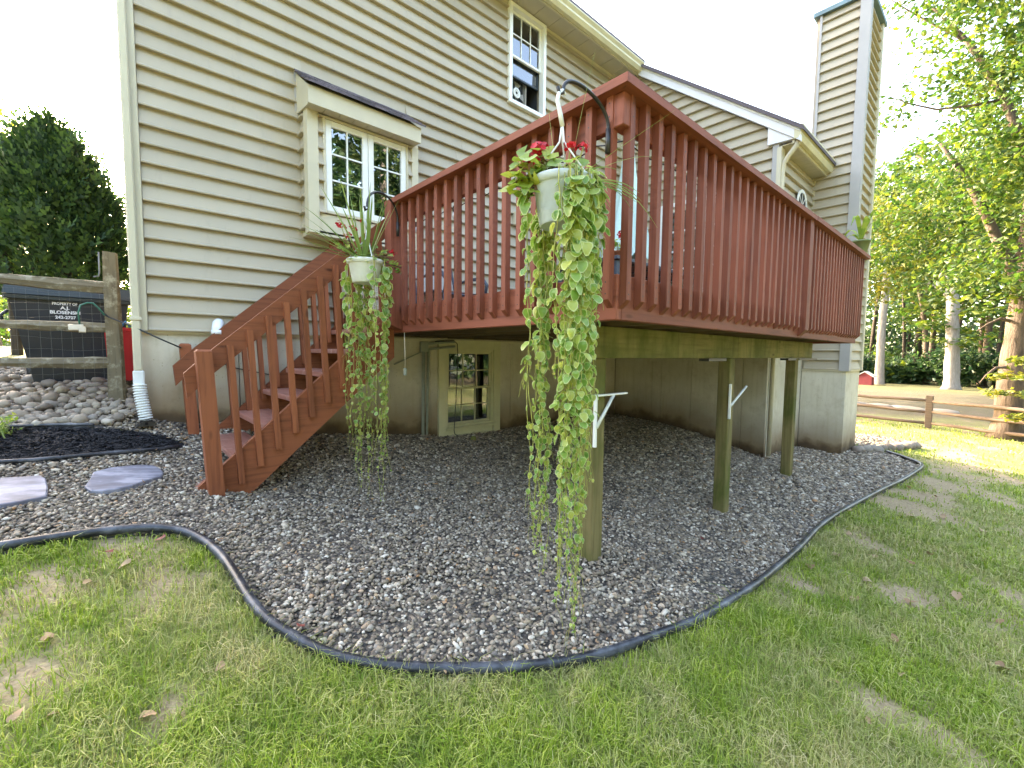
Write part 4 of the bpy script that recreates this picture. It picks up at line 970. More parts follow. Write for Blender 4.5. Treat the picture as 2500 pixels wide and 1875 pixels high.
# wire pet gate at the head of the stairs
wg = thing('wire_gate', 'cream wire pet gate standing across the head of the stairs', 'gate', (1.74, -.55, 1.3))
q = MB()
for k in range(19): q.tube([(1.735, -1.0+k*.05, 1.305), (1.735, -1.0+k*.05, 1.72)], .0028, 4)
for k in range(11): q.tube([(1.739, -1.0, 1.31+k*.041), (1.739, -.10, 1.31+k*.041)], .0028, 4)
q.build('wire_grid', 'wire_white', wg)
q = MB(); q.tube([(1.735, -1.01, 1.30), (1.735, -1.01, 1.73), (1.735, -.09, 1.73), (1.735, -.09, 1.30)], .007, 6); q.build('gate_frame', 'wire_white', wg)
# pull cord that hangs under the stair head
pc = thing('pull_cord', 'short white cord with a small plug hanging under the head of the stairs', 'cord', (1.66, -1.17, .6))
q = MB(); q.tube([(1.655, -1.15, 1.13), (1.652, -1.165, .95), (1.650, -1.17, .83)], .003, 5); q.build('cord', 'wire_white', pc)
q = MB(); q.cbox(1.638, 1.660, -1.18, -1.16, .775, .83, .003); q.build('plug', 'conduit', pc)
b = MB(); b.lathe([(.033*math.sin(math.pi*k/10), -.033*math.cos(math.pi*k/10)) for k in range(11)], (3.01, -.23, gzf(3.01, -.23)+.03), 18); tag(b.build('ball', 'ball'), 'dull yellow tennis ball on the gravel below the basement window', 'ball')

# ------------------------------------------------------------------ left side: fence, bins, rocks
lf = thing('split_rail_fence', 'weathered three-rail split fence with wire mesh beside the house corner', 'fence', (-1.0, .35, .5))
def rough(q, amp=.006):
    return q.shear(lambda p: (p[0]+random.uniform(-amp, amp), p[1]+random.uniform(-amp, amp), p[2]+random.uniform(-amp, amp)))
for x in (.028, -2.05):
    g = gzf(x, .35); q = MB(); zs = [g-.2, g+.2, .9, 1.2, 1.5, 1.672]
    for i, z in enumerate(zs): 
        w = .052-.002*i; q.v += [(x-w, .30, z), (x+w*.6, .295, z), (x+w, .33, z), (x+w, .40, z), (x-w*.7, .405, z), (x-w*1.02, .36, z)]
    for i in range(len(zs)-1):
        for k in range(6): q.f.append((i*6+k, i*6+(k+1) % 6, i*6+6+(k+1) % 6, i*6+6+k)); q.sm.append(False)
    q.f.append(tuple(range(30, 36))); q.sm.append(False); q.tmp = 1; rough(q, .004).build('post', 'post_old', lf)
for (z, h, dz) in ((1.425, .045, .045), (1.124, .038, .035), (.862, .042, .05)):
    q = MB(); n = 24
    for i in range(n+1):
        x = -2.0+i*(1.99/n); s = (x+2)/2; hh = h*(.75+.25*math.sin(3.1*math.pi*(.12+.8*(1-s)))) ; zz = z+.012*math.sin(s*5)-0*s
        q.v += [(x, .315, zz-hh), (x, .30, zz-.1*hh), (x, .325, zz+hh*.85), (x, .37, zz+hh), (x, .40, zz), (x, .38, zz-hh)]
    for i in range(n):
        for k in range(6): q.f.append((i*6+k, i*6+(k+1) % 6, i*6+6+(k+1) % 6, i*6+6+k)); q.sm.append(False)
    q.f += [tuple(range(6)), tuple(range(n*6, n*6+6))]; q.sm += [False, False]; q.tmp = 1
    rough(q, .004).build('rail', 'rail_old', lf)
q = MB()
for k in range(38): q.tube([(-2.0+k*.053, .292+.004*math.sin(k), .50), (-2.0+k*.053+random.uniform(-.004, .004), .29, 1.36)], .0007, 3, False)
for z in np.r_[np.arange(.52, 1.05, .085), np.arange(1.08, 1.40, .045)]:
    q.tube([(-2.0+.08*k, .289+.003*math.sin(k+z*9), z+.008*math.sin(k*1.3+z*20)) for k in range(26)], .0006, 3, False)
q.build('wire_mesh', 'wire', lf)
q = MB(); q.tube([(-.035, .285, 1.66), (-.036, .282, 1.52), (-.04, .28, 1.485), (-.07, .28, 1.475)], .006, 6); q.build('tie_wire', 'wire', lf)
gh = MB(); gh.tube([(-.155, .27, 1.12), (-.16, .27, 1.21), (-.145, .268, 1.265), (-.11, .268, 1.285), (-.08, .27, 1.285), (-.05, .268, 1.25), (-.02, .268, 1.2)], .006, 7); tag(gh.build('garden_hose', 'green_hose'), 'short loop of thin green hose hung on the split rail fence', 'hose')
dg = MB(); dg.cbox(-.215, -.135, .262, .290, 1.085, 1.125, .004); dg.cbox(-.165, -.125, .258, .292, 1.07, 1.11, .004); tag(rough(dg, .004).build('rail_clip', 'wire_white'), 'pale broken clip stuck on the middle fence rail', 'clip')
cb = MB(); cb.tube([(-.05, .28, 1.24), (.0, .27, 1.19), (.137, -.09, 1.105), (.27, -.10, 1.03), (.391, -.12, .965)], .006, 6); cb.tube([(.41, -.03, .95), (.60, -.012, .87), (.756, -.012, .807), (1.053, -.012, .736), (1.30, -.012, .71)], .005, 6)
tag(cb.build('extension_cable', 'cable'), 'black cable running from the fence post to the stair newel and along the foundation', 'cable')

tc = thing('trash_can', 'dark wheeled trash can with white printed lettering behind the split rail fence', 'trash can', (-.2, 1.1, gzf(-.2, 1.1)))
def taper(x0, x1, y0, y1, z0, bx0, bx1, by0, by1, z1):
    q = MB(); q.add([(x0,y0,z0),(x1,y0,z0),(x1,y1,z0),(x0,y1,z0),(bx0,by0,z1),(bx1,by0,z1),(bx1,by1,z1),(bx0,by1,z1)], [(0,3,2,1),(4,5,6,7),(0,1,5,4),(1,2,6,5),(2,3,7,6),(3,0,4,7)]); return q
taper(-.445, .06, .84, 1.32, .66, -.555, .13, .80, 1.40, 1.37).build('body', 'can', tc)
q = taper(-.58, .165, .77, 1.43, 1.36, -.56, .15, .79, 1.40, 1.45); q.tmp = 1; q.build('lid', 'can_lid', tc)
q = MB(); q.cbox(-.575, .16, .775, .80, 1.325, 1.358); q.build('rim', 'can_lid', tc)
for s in (-.52, .1):
    q = MB(); q.tube([(s, 1.30, .75), (s+.05, 1.30, .75)], .10, 18); q.build('wheel', 'black_metal', tc)
q = MB(); q.tube([(-.56, .86, 1.24), (-.60, .86, 1.2), (-.585, .86, 1.1)], .012, 8); q.build('handle', 'can_lid', tc)
def text(body, size, x, z, y, sx=1.0):
    cu = bpy.data.curves.new('lettering', 'FONT'); cu.body = body; cu.size = size; cu.align_x = 'CENTER'; cu.extrude = .0012; cu.offset = .0010
    o = link(bpy.data.objects.new('lettering', cu)); dg_ = bpy.context.evaluated_depsgraph_get(); me = bpy.data.meshes.new_from_object(o.evaluated_get(dg_))
    bpy.data.objects.remove(o); ob = put('lettering', me, tc); ob.location = Vector((x, y, z))-wpos(tc); ob.rotation_euler = (R_(86.8), 0, 0); ob.scale = (sx, 1, 1); me.materials.clear(); me.materials.append(MATS['text'])
def yf_(z): return .84-(z-.66)/.71*.04-.003
for body, size, z, sx in (('PROPERTY OF', .028, 1.296, .80), ('A.J.', .034, 1.262, 1.1), ('BLOSENSKI', .034, 1.226, 1.02), ('242-2707', .032, 1.188, .95)): text(body, size, -.252, z, yf_(z), sx)
rb = thing('recycling_bin', 'red plastic recycling bin standing between the fence post and the downspout', 'bin', (.06, .68, .75))
taper(-.015, .135, .57, .76, .70, -.03, .150, .55, .78, 1.10).build('body', 'red', rb)
q = MB(); q.cbox(-.04, .158, .54, .79, 1.095, 1.125, .004); q.build('rim', 'red', rb)
q = MB(); q.tube([(.07, .545, 1.13), (.10, .54, 1.175), (.125, .545, 1.13)], .009, 6); q.build('handle', 'blue', rb)

# rounded river stones
ic = bmesh.new(); bmesh.ops.create_icosphere(ic, subdivisions=2, radius=1.0); ICO_V = np.array([v.co for v in ic.verts]); ICO_F = np.array([[v.index for v in f.verts] for f in ic.faces]); ic.free()
ic = bmesh.new(); bmesh.ops.create_icosphere(ic, subdivisions=1, radius=1.0); ICO0_V = np.array([v.co for v in ic.verts]); ICO0_F = np.array([[v.index for v in f.verts] for f in ic.faces]); ic.free()
ic = bmesh.new(); bmesh.ops.create_icosphere(ic, subdivisions=2, radius=1.0); ICO2_V = np.array([v.co for v in ic.verts]); ICO2_F = np.array([[v.index for v in f.verts] for f in ic.faces]); ic.free()
def rand_rot(n, tilt):
    a = RNG.uniform(0, 2*np.pi, n); b = RNG.normal(0, tilt, n); c = RNG.normal(0, tilt, n)
    ca, sa, cb, sb, cc_, sc = np.cos(a), np.sin(a), np.cos(b), np.sin(b), np.cos(c), np.sin(c)
    Rz = np.zeros((n, 3, 3)); Rz[:, 0, 0] = ca; Rz[:, 0, 1] = -sa; Rz[:, 1, 0] = sa; Rz[:, 1, 1] = ca; Rz[:, 2, 2] = 1
    Rx = np.zeros((n, 3, 3)); Rx[:, 0, 0] = 1; Rx[:, 1, 1] = cb; Rx[:, 1, 2] = -sb; Rx[:, 2, 1] = sb; Rx[:, 2, 2] = cb
    Ry = np.zeros((n, 3, 3)); Ry[:, 1, 1] = 1; Ry[:, 0, 0] = cc_; Ry[:, 0, 2] = sc; Ry[:, 2, 0] = -sc; Ry[:, 2, 2] = cc_
    return Ry@Rx@Rz
def stones_mesh(name, P, size, mat, base_v, base_f, tilt=.25, squash=(1.35, 1.0, .6)):
    n = len(P); Vb = base_v[None].repeat(n, 0).copy()
    Vb *= (1+RNG.normal(0, .09, (n, len(base_v), 1)))
    sc = np.array(squash)[None]*RNG.uniform(.8, 1.2, (n, 3))*size[:, None]
    Vv = np.einsum('nij,nkj->nki', rand_rot(n, tilt), Vb*sc[:, None])+P[:, None]
    F = (base_f[None]+(np.arange(n)*len(base_v))[:, None, None]).reshape(-1, 3)
    return np_mesh(name, Vv.reshape(-1, 3), F, mat, True)
rock_meshes = []
for k in range(7):
    rock_meshes.append(stones_mesh('stone', np.zeros((1, 3)), np.array([1.0]), 'rock', ICO_V if k else ICO_V, ICO_F, .05, (1.2, .95, .74)))
xs = []; tries = 0; rr_ = random.Random(11)
while len(xs) < 300 and tries < 12000:
    tries += 1; x = rr_.uniform(-.62, .12); y = rr_.uniform(-.06, 1.15)**1.0; s = rr_.uniform(.018, .040)*(1+.3*rr_.random())
    if not inpoly(np.array([[x, y]]), ROCKS)[0]: continue
    if any((x-a)**2+(y-b)**2 < (.78*(s+c))**2 for a, b, c in xs): continue
    xs.append((x, y, s))
for k, (x, y, s) in enumerate(xs):
    copies(rock_meshes[k % 7], 'stone', rock_bed, [((x, y, gzf(x, y)+s*.45+rr_.uniform(0, .03)), (rr_.gauss(0, .25), rr_.gauss(0, .25), rr_.uniform(0, 6.28)), s)])
P = np.c_[RNG.uniform(-2.4, .14, 5200), RNG.uniform(-.06, 1.9, 5200)]; P = P[inpoly(P, ROCKS)]
st_ = put('small_stones', stones_mesh('small_stones', np.c_[P, gz(P[:, 0], P[:, 1])+.012+RNG.uniform(0, .02, len(P))], RNG.uniform(.008, .018, len(P)), 'rock', ICO_V, ICO_F), rock_bed, 'stuff')

# plastic edging: a rounded bead with a skirt into the ground
def edging(name, label, pts, r=.020, lift=.034):
    P = smooth_curve(pts, .06) if len(pts) < 60 else np.array(pts); z = gz(P[:, 0], P[:, 1])+lift
    path = [(p[0], p[1], float(c)+.004*math.sin(i*.21)) for i, (p, c) in enumerate(zip(P, z))]
    q = MB(); q.tube(path, r, 10); t = thing(name, label, 'lawn edging', (float(P[0][0]), float(P[0][1]), float(z[0]))); q.build('bead', 'edging', t)
    V = []; F = []
    for i, p in enumerate(path): V += [(p[0], p[1], p[2]-.012), (p[0], p[1], p[2]-.10)]
    F = [(2*i, 2*i+2, 2*i+3, 2*i+1) for i in range(len(path)-1)]; put('skirt', np_mesh('skirt', V, F, 'edging'), t)
edging('lawn_edging', 'black plastic edging curving between the lawn and the gravel', [tuple(p) for p in EDGE])
edging('bed_edging', 'black plastic edging along the front of the black mulch bed', [(-2.4,-.72),(-1.4,-.66),(-.47,-.59),(-.32,-.575),(-.11,-.515),(.07,-.45),(.24,-.37),(.33,-.31)], .013, .022)
edging('bed_edging', 'grey edging strip between the river rocks and the mulch', [(-2.4,-.05),(-1.2,-.06),(-.52,-.068),(-.3,-.07),(-.10,-.098)], .010, .03)

# bluestone stepping slabs
def slab_stone(name, label, poly, th):
    q = MB(); cx = sum(p[0] for p in poly)/len(poly); cy = sum(p[1] for p in poly)/len(poly)
    zt = lambda p: gzf(*p)+th
    n = len(poly); top = [(p[0], p[1], zt(p)) for p in poly]; ins = [(cx+(p[0]-cx)*.96, cy+(p[1]-cy)*.96, zt(p)+.005) for p in poly]; bot = [(p[0], p[1], zt(p)-.05) for p in poly]
    q.add(bot+top+ins+[(cx, cy, zt((cx, cy))+.006)], [(i, (i+1) % n, n+(i+1) % n, n+i) for i in range(n)]+[(n+i, n+(i+1) % n, 2*n+(i+1) % n, 2*n+i) for i in range(n)]+[(2*n+i, 2*n+(i+1) % n, 3*n) for i in range(n)]); q.tmp = 1
    return tag(q.build(name, 'flagstone'), label, 'stepping stone')
slab_stone('stepping_stone', 'bluish slate stepping stone nearest the foot of the stairs', [(-.10,-.77),(-.03,-.705),(.05,-.67),(.12,-.645),(.18,-.65),(.205,-.70),(.215,-.76),(.20,-.83),(.12,-.90),(.06,-.975),(.0,-1.01),(-.06,-1.03),(-.105,-1.02),(-.13,-.96),(-.11,-.86)], .022)
slab_stone('stepping_stone', 'paler square-ended stepping stone cut by the left edge of the photo', [(-.62,-.84),(-.44,-.81),(-.30,-.80),(-.28,-.835),(-.265,-.95),(-.262,-1.06),(-.34,-1.095),(-.42,-1.12),(-.60,-1.17)], .024)

# paver pad stones, dog house, far rail fence
for k, (x, y) in enumerate([(7.95,-2.87),(8.12,-2.93),(8.28,-3.0),(8.44,-3.07),(8.60,-3.12),(8.75,-3.17),(8.9,-3.2),(9.05,-3.25),(9.2,-3.28),(9.35,-3.31)]):
    copies(rock_meshes[k % 7], 'stone', pad, [((x, y, gzf(x, y)+.03), (0, 0, k), .085)])
ph = thing('dog_house', 'small red hut with a white roof beside the pale trunk beyond the rail fence', 'hut', (33.6, 1.3, -.74))
q = MB(); q.cbox(33.2, 34.0, .95, 1.65, -.76, -.22); q.prism([(.95, -.221), (1.65, -.221), (1.3, .04)], 'x', 33.22, 33.98); q.build('wall', 'hut', ph)
q = MB(); q.prism([(.87, -.25), (1.3, .05), (1.73, -.25), (1.73, -.21), (1.3, .10), (.87, -.21)], 'x', 33.1, 34.1); q.build('roof', 'white', ph)
fr = thing('rail_fence', 'reddish three-rail fence between the sunlit lawn and the woods', 'fence', (14.1, -3.1, -.7))
FP = [(14.6, 1.6), (14.4, -.9), (14.10, -3.1), (13.0, -5.1), (11.9, -7.1)]
for i, (x, y) in enumerate(FP):
    g = gzf(x, y); q = MB(); q.cbox(x-.06, x+.06, y-.06, y+.06, g-.2, g+.76, .012); rough(q, .006).build('post', 'rail_red', fr)
for (x, y), (x2, y2) in zip(FP, FP[1:]):
    for h in (.62, .37, .12):
        q = MB(); q.tube([(x+(x2-x)*s, y+(y2-y)*s, gzf(x+(x2-x)*s, y+(y2-y)*s)+h+random.uniform(-.02, .02)) for s in (0, .25, .5, .75, 1)], [.030, .038, .040, .038, .032], 7); q.build('rail', 'rail_red', fr)
for k in range(11):
    y = 4.5-k*.75; x = 19.2-.05*k+random.uniform(-.1, .1)
    o = copies(rock_meshes[k % 7], 'edging_stone', None, [((x, y, gzf(x, y)+.02), (0, 0, k*1.3), (.42, .24, .14))])[0]; o.rotation_euler = (0, 0, 1.4+random.uniform(-.3, .3))
    tag(o, 'grey field stone in the low row across the lawn beyond the rail fence', 'stone', 'row of field stones beyond the rail fence')

# ------------------------------------------------------------------ hanging baskets
def vleaf_mesh(i):
    """a rounded heart-shaped leaf lying in x (length) and y (width), tip at +x, with a paler rim"""
    rs = random.Random(i); n = 12; V = [(0.5, 0, 0)]; E = [0.0]
    cup = rs.uniform(-.05, .38); bend = rs.uniform(-.05, .5)
    outline = []
    for k in range(n):
        a = 2*math.pi*(k+.5)/n; r = .5*(1+.05*math.cos(3*a+i)); x = .5-math.cos(a)*r*1.04; y = math.sin(a)*r*(.94+.05*rs.random())
        if abs(a-math.pi) < .35: x += .07
        if a < .4 or a > 5.9: x += .06
        outline.append((x, y))
    for s, e in ((.55, .55), (1.0, 1.0)):
        for x, y in outline:
            px, py = .5+(x-.5)*s, y*s; V.append((px, py, cup*abs(py)*1.2-bend*px*px+.03*math.sin(px*9+i)*s)); E.append(e)
    F = [(0, 1+k, 1+(k+1) % n) for k in range(n)]+[(1+k, 1+n+k, 1+n+(k+1) % n, 1+(k+1) % n) for k in range(n)]
    me = bpy.data.meshes.new('leaf'); me.from_pydata(V, [], F); me.update(); me.polygons.foreach_set('use_smooth', [True]*len(F))
    at = me.attributes.new('edge', 'FLOAT', 'POINT'); at.data.foreach_set('value', np.array(E, np.float32)); me.materials.append(MATS['vine_leaf']); return me
VL = [vleaf_mesh(i) for i in range(10)]
def leaf_matrix(p, dirv, nrm, s):
    x = Vector(dirv).normalized(); z = Vector(nrm); z = (z-x*z.dot(x)); z = z.normalized() if z.length > 1e-4 else x.orthogonal().normalized(); y = z.cross(x)
    return Matrix((x, y, z)).transposed().to_euler()
def blade(q, base, a, length, rise, droop, w, n=9):
    px, py = -math.sin(a), math.cos(a); L = []
    for k in range(n+1):
        s = k/n; d = length*s; L.append((base[0]+d*math.cos(a), base[1]+d*math.sin(a), base[2]+rise*s-droop*s*s*s, w*(1-s)**.6+.0006))
    b = []
    for (x, y, z, ww) in L: b += [(x+px*ww, y+py*ww, z), (x-px*ww, y-py*ww, z)]
    q.add(b, [(2*i, 2*i+1, 2*i+3, 2*i+2) for i in range(n)], True)
def basket(label, tip, pot_c, pot_r, pot_h, strands, nobj, seed, spikes, heads, gleaves, sleaf):
    rs = random.Random(seed); cx, cy, cz = pot_c                       # cz = height of the rim
    t = thing('hanging_basket', label, 'hanging basket', (cx, cy, cz-pot_h), 'hanging baskets on the deck hooks')
    q = MB(); R = pot_r
    q.lathe([(R*.70, -pot_h), (R*.74, -pot_h*.98), (R*.93, -.03), (R*.95, -.028), (R*1.02, -.026), (R*1.06, -.004), (R*1.05, 0), (R*.97, 0), (R*.93, -.02), (0, -.025)], pot_c, 40)
    for zz in (-.75*pot_h, -.68*pot_h, -.18*pot_h): 
        r = R*(.72+.22*(1+zz/pot_h)); q.lathe([(r, zz-.002), (r+.004, zz), (r, zz+.002)], pot_c, 40)
    q.lathe([(R*.70, -pot_h), (0, -pot_h)], pot_c, 40); q.build('pot', 'pot_white' if seed == 1 else 'white_plastic', t)
    q = MB(); tp = Vector(tip)+Vector((0, 0, -.01)); nk = tp+(Vector(pot_c)-tp)*.0+Vector((-.0, 0, -.115))
    q.tube([tp+Vector((.012, 0, .005)), tp+Vector((0, 0, .02)), tp+Vector((-.022, 0, .0)), tp+Vector((-.03, 0, -.03)), tp+Vector((-.012, 0, -.075)), nk], [.006, .007, .008, .008, .009, .009], 8)
    for a in (.5, 2.6, 4.7): q.tube([nk+Vector((0, 0, .02)), nk+Vector((.01*math.cos(a), .01*math.sin(a), -.06)), (cx+R*1.0*math.cos(a), cy+R*1.0*math.sin(a), cz-.004)], .0036, 6)
    q.build('hanger', 'white_plastic', t)
    leaves = []; stems = MB(); minor = MB()
    for (a, out, zend, dense, s0) in strands:
        rim = Vector((cx+R*.9*math.cos(a), cy+R*.9*math.sin(a), cz+.005)); p = [rim, Vector((cx+(R+out*.6)*math.cos(a), cy+(R+out*.6)*math.sin(a), cz+.01)), Vector((cx+(R+out)*math.cos(a), cy+(R+out)*math.sin(a), cz-.06))]
        z = cz-.06; wob = rs.uniform(0, 6.28); ph = rs.uniform(0, 6.28); base = p[-1].copy(); k = 0
        while z > zend:
            z -= .05; k += 1; dd = min(1, (cz-z)/1.2); base.x += (cx-base.x)*.006+rs.uniform(-.006, .006); base.y += (cy-base.y)*.006+rs.uniform(-.006, .006)
            p.append(Vector((base.x+.008*math.sin(k*.7+wob), base.y+.008*math.cos(k*.6+ph), max(z, zend))))
        stems.tube(p, [.0026*(1-.55*i/len(p)) for i in range(len(p))], 5, False)
        L = 0; gap = rs.uniform(0, .03)
        for i in range(2, len(p)):
            seg = (p[i]-p[i-1]).length; L += seg; frac = (cz-p[i].z)/max(.1, cz-zend)
            while gap < L:
                gap += rs.uniform(.030, .055)/dense
                s = s0*(1-.66*min(1, frac**1.3))*rs.uniform(.5, 1.2)
                if frac > .8: s *= .85
                for side in (0, 1) if rs.random() < .7 else (0,):
                    aa = rs.uniform(0, 6.28) if frac > .3 else a+rs.gauss(0, 1.1); o = Vector((math.cos(aa), math.sin(aa), 0))
                    d = (o*rs.uniform(.15, .9)+Vector((0, 0, -rs.uniform(.25, 1.0)))).normalized(); nrm = o*rs.uniform(.5, 1)+Vector((0, 0, rs.uniform(.15, .9)))
                    pos = p[i]+Vector((0, 0, rs.uniform(-.5, .5)*seg))+o*s*.25
                    leaves.append((s, pos, d, nrm))
            if frac > .45 and rs.random() < .25:
                aa = rs.uniform(0, 6.28); stems.tube([p[i], p[i]+Vector((math.cos(aa)*.02, math.sin(aa)*.02, -.03)), p[i]+Vector((math.cos(aa)*.03, math.sin(aa)*.03, -.09))], .0009, 4, False)
    for _ in range(40 if seed == 1 else 14):                            # the tuft over the rim
        a = rs.uniform(4.0, 6.9) if seed == 1 else rs.uniform(0, 6.28); d = R*rs.uniform(.5, 1.25); leaves.append((s0*rs.uniform(.55, .95), Vector((cx+d*math.cos(a), cy+d*math.sin(a), cz+rs.uniform(-.01, .03))), Vector((math.cos(a), math.sin(a), -.2)), Vector((math.cos(a)*.3, math.sin(a)*.3, 1))))
    leaves.sort(key=lambda l: -l[0])
    for k, (s, pos, d, nrm) in enumerate(leaves[:nobj]): copies(VL[k % 10], 'leaf', t, [(pos, leaf_matrix(pos, d, nrm, s), s)])
    MV = []; MF = []; ME = []
    src = [(np.array([v.co for v in m.vertices]), [tuple(pp.vertices) for pp in m.polygons]) for m in VL]
    for k, (s, pos, d, nrm) in enumerate(leaves[nobj:]):
        v, f = src[k % 10]; Rm = np.array(leaf_matrix(pos, d, nrm, s).to_matrix()); b = len(MV)
        MV += [tuple(x) for x in (v*s)@Rm.T+np.array(pos)]; MF += [tuple(b+i for i in q_) for q_ in f]; ME += [0.0]+[.55]*12+[1.0]*12
    if MV:
        me = bpy.data.meshes.new('small_leaves'); me.from_pydata(MV, [], MF); me.update(); at = me.attributes.new('edge', 'FLOAT', 'POINT'); at.data.foreach_set('value', np.array(ME, np.float32)); me.materials.append(MATS['vine_leaf']); put('small_leaves', me, t, 'stuff')
    stems.build('vine_stems', 'vine_stem', t, 'stuff')
    for (a, ln, rise, droop, w) in spikes:
        q = MB(); blade(q, (cx+.02*math.cos(a), cy+.02*math.sin(a), cz-.01), a, ln, rise, droop, w); q.build('spike_leaf', 'spike', t)
    for (dx, dy, dz, r) in heads:
        q = MB(); flower_head(q, (cx+dx, cy+dy, cz+dz), r, 40 if r > .03 else 18); h = q.build('flower_head', 'petal', t)
        q = MB(); q.tube([(cx+dx*.4, cy+dy*.4, cz), (cx+dx*.8, cy+dy*.8, cz+dz*.6), (cx+dx, cy+dy, cz+dz)], .0026, 5, False); put('stalk', q.mesh('stalk', 'vine_stem'), h)
    q = MB(); br_ = MB()
    for (dx, dy, dz, n, sp) in gleaves:
        for _ in range(n):
            c = (cx+dx+rs.gauss(0, sp), cy+dy+rs.gauss(0, sp), cz+dz+rs.gauss(0, sp*.7)); ger_leaf(q, c, (rs.gauss(-.35, .5), rs.gauss(-.45, .5), .8), rs.uniform(.014, .028)*sleaf)
            if rs.random() < .35: ger_leaf(br_, (c[0]+.02, c[1]+.01, c[2]-.02), (rs.gauss(0, 1), rs.gauss(0, 1), rs.gauss(0, 1)), rs.uniform(.010, .02)*sleaf)
    q.build('geranium_leaves', 'geranium', t, 'stuff'); br_.build('withered_leaves', 'brown_leaf', t, 'stuff')
    q = MB()
    for (dx, dy, dz, n, sp) in gleaves:
        for _ in range(max(2, n//3)): q.tube([(cx+dx*.2, cy+dy*.2, cz-.01), (cx+dx*.6+rs.gauss(0, .01), cy+dy*.6, cz+dz*.5+.01), (cx+dx+rs.gauss(0, sp), cy+dy+rs.gauss(0, sp), cz+dz+rs.gauss(0, sp*.5))], .0035, 5, False)
    q.build('woody_stems', 'brown_leaf', t, 'stuff')
    return t
rs = random.Random(5)
# from the camera: left 2.4, front 3.9, right 5.5, far side .7
S1 = []
for a_, sp_, n_, zl, zh, dn in ((2.5, .12, 2, .22, .5, .8), (1.35, .3, 6, -.02, .3, 1.05), (3.9, .2, 5, .06, .9, .85), (4.55, .32, 11, -.2, .45, 1.1), (.3, .3, 3, -.1, .3, .9), (5.4, .30, 7, .28, 1.25, 1.05)):
    for k in range(n_): S1.append((a_+rs.uniform(-sp_, sp_), rs.uniform(.0, .03), zl+(zh-zl)*(k/max(1, n_-1))*rs.uniform(.7, 1.1), dn, .047))
basket('large hanging basket with heart-leaved vines trailing almost to the gravel at the deck corner', HK1, (1.340, -3.0, 1.625), .118, .175, S1, 290, 1,
       [(5.6, .30, .06, .12, .008), (5.9, .34, .11, .10, .008), (5.3, .28, .02, .12, .008), (6.1, .24, .05, .10, .007), (5.0, .25, .10, .14, .007), (5.45, .26, .04, .16, .008), (5.75, .30, .03, .08, .007), (5.75, .36, .20, .06, .004), (.6, .20, .02, .10, .005), (5.45, .40, .26, .0, .003), (4.7, .16, .05, .10, .005), (2.5, .05, .36, .0, .004), (5.2, .10, .50, .02, .0025), (5.85, .42, .09, .22, .005)],
       [(-.085, .045, .095, .037), (-.12, .055, .06, .026), (.005, -.035, .125, .024), (.065, -.05, .135, .021)],
       [(-.10, .07, .03, 30, .034), (-.03, -.01, .035, 22, .035), (.05, -.03, .02, 14, .04), (-.135, .09, -.02, 14, .024), (-.12, .10, -.06, 5, .015)], 1.25)
S2 = []
for a_, sp_, n_, zl, zh, dn in ((2.45, .2, 3, .2, .6, .7), (1.2, .55, 8, .0, .6, .8), (5.75, .4, 6, .02, .5, .8), (4.75, .15, 2, .3, .7, .7)):
    for k in range(n_): S2.append((a_+rs.uniform(-sp_, sp_), rs.uniform(-.02, .03), zl-.05+(zh-zl)*(k/max(1, n_-1))*rs.uniform(.7, 1.1), dn, .044))
basket('smaller white hanging basket with upright spiky leaves beside the stair rail', HK2, (1.235, -1.42, 1.535), .108, .145, S2, 250, 2,
       [(a, ln, up, dr, .0085) for a, ln, up, dr in [(3.3, .38, .30, .05), (3.0, .42, .20, .06), (3.6, .40, .12, .02), (2.7, .30, .34, .04), (3.9, .30, .28, .03), (2.4, .20, .42, .02), (1.0, .12, .42, .0), (5.6, .20, .42, .02), (5.2, .16, .40, .02), (4.6, .10, .46, .0), (.2, .18, .40, .02), (3.2, .44, .10, .03), (3.1, .46, .07, .04), (2.0, .10, .44, .0), (6.0, .10, .36, .0), (3.45, .30, .40, .03), (3.7, .22, .45, .02), (4.2, .2, .4, .02), (3.35, .40, .16, .02), (2.9, .34, .26, .02), (.6, .08, .44, 0), (4.9, .06, .40, 0), (1.6, .05, .42, 0), (5.5, .12, .45, .02), (3.1, .12, .46, 0)]],
       [(-.145, .02, .195, .026), (-.09, -.04, .175, .022), (-.10, .03, .145, .022), (.155, -.07, .055, .024), (-.02, .0, .245, .012)],
       [(-.12, .02, .07, 14, .03), (.10, -.06, .03, 14, .035), (.17, -.08, -.03, 8, .02), (.0, 0, .04, 10, .04)], .8)

# ------------------------------------------------------------------ trees and woods
def leaf_cloud(centers, per, spread, size, mat, name, flat=.0, aspect=1.5, seed=1):
    g = np.random.default_rng(seed); C = np.repeat(np.asarray(centers, float), per, 0); n = len(C)
    sp = np.array([spread, spread, spread*(.35 if flat else .75)]); P = C+g.normal(0, 1, (n, 3))*sp
    nrm = g.normal(0, 1, (n, 3)); nrm[:, 2] = np.abs(nrm[:, 2])+(1.2 if flat else .35); nrm /= np.linalg.norm(nrm, axis=1)[:, None]
    t = np.cross(nrm, g.normal(0, 1, (n, 3))); t /= np.linalg.norm(t, axis=1)[:, None]; b = np.cross(nrm, t)
    s = size*g.uniform(.6, 1.3, n)[:, None]; t = t*s*aspect*.5; b = b*s*.5; dip = nrm*s*.12
    V = np.stack([P-t, P+b*.8-dip, P+t, P-b*.8-dip], 1).reshape(-1, 3)
    return np_mesh(name, V, np.arange(4*n).reshape(-1, 4), mat)
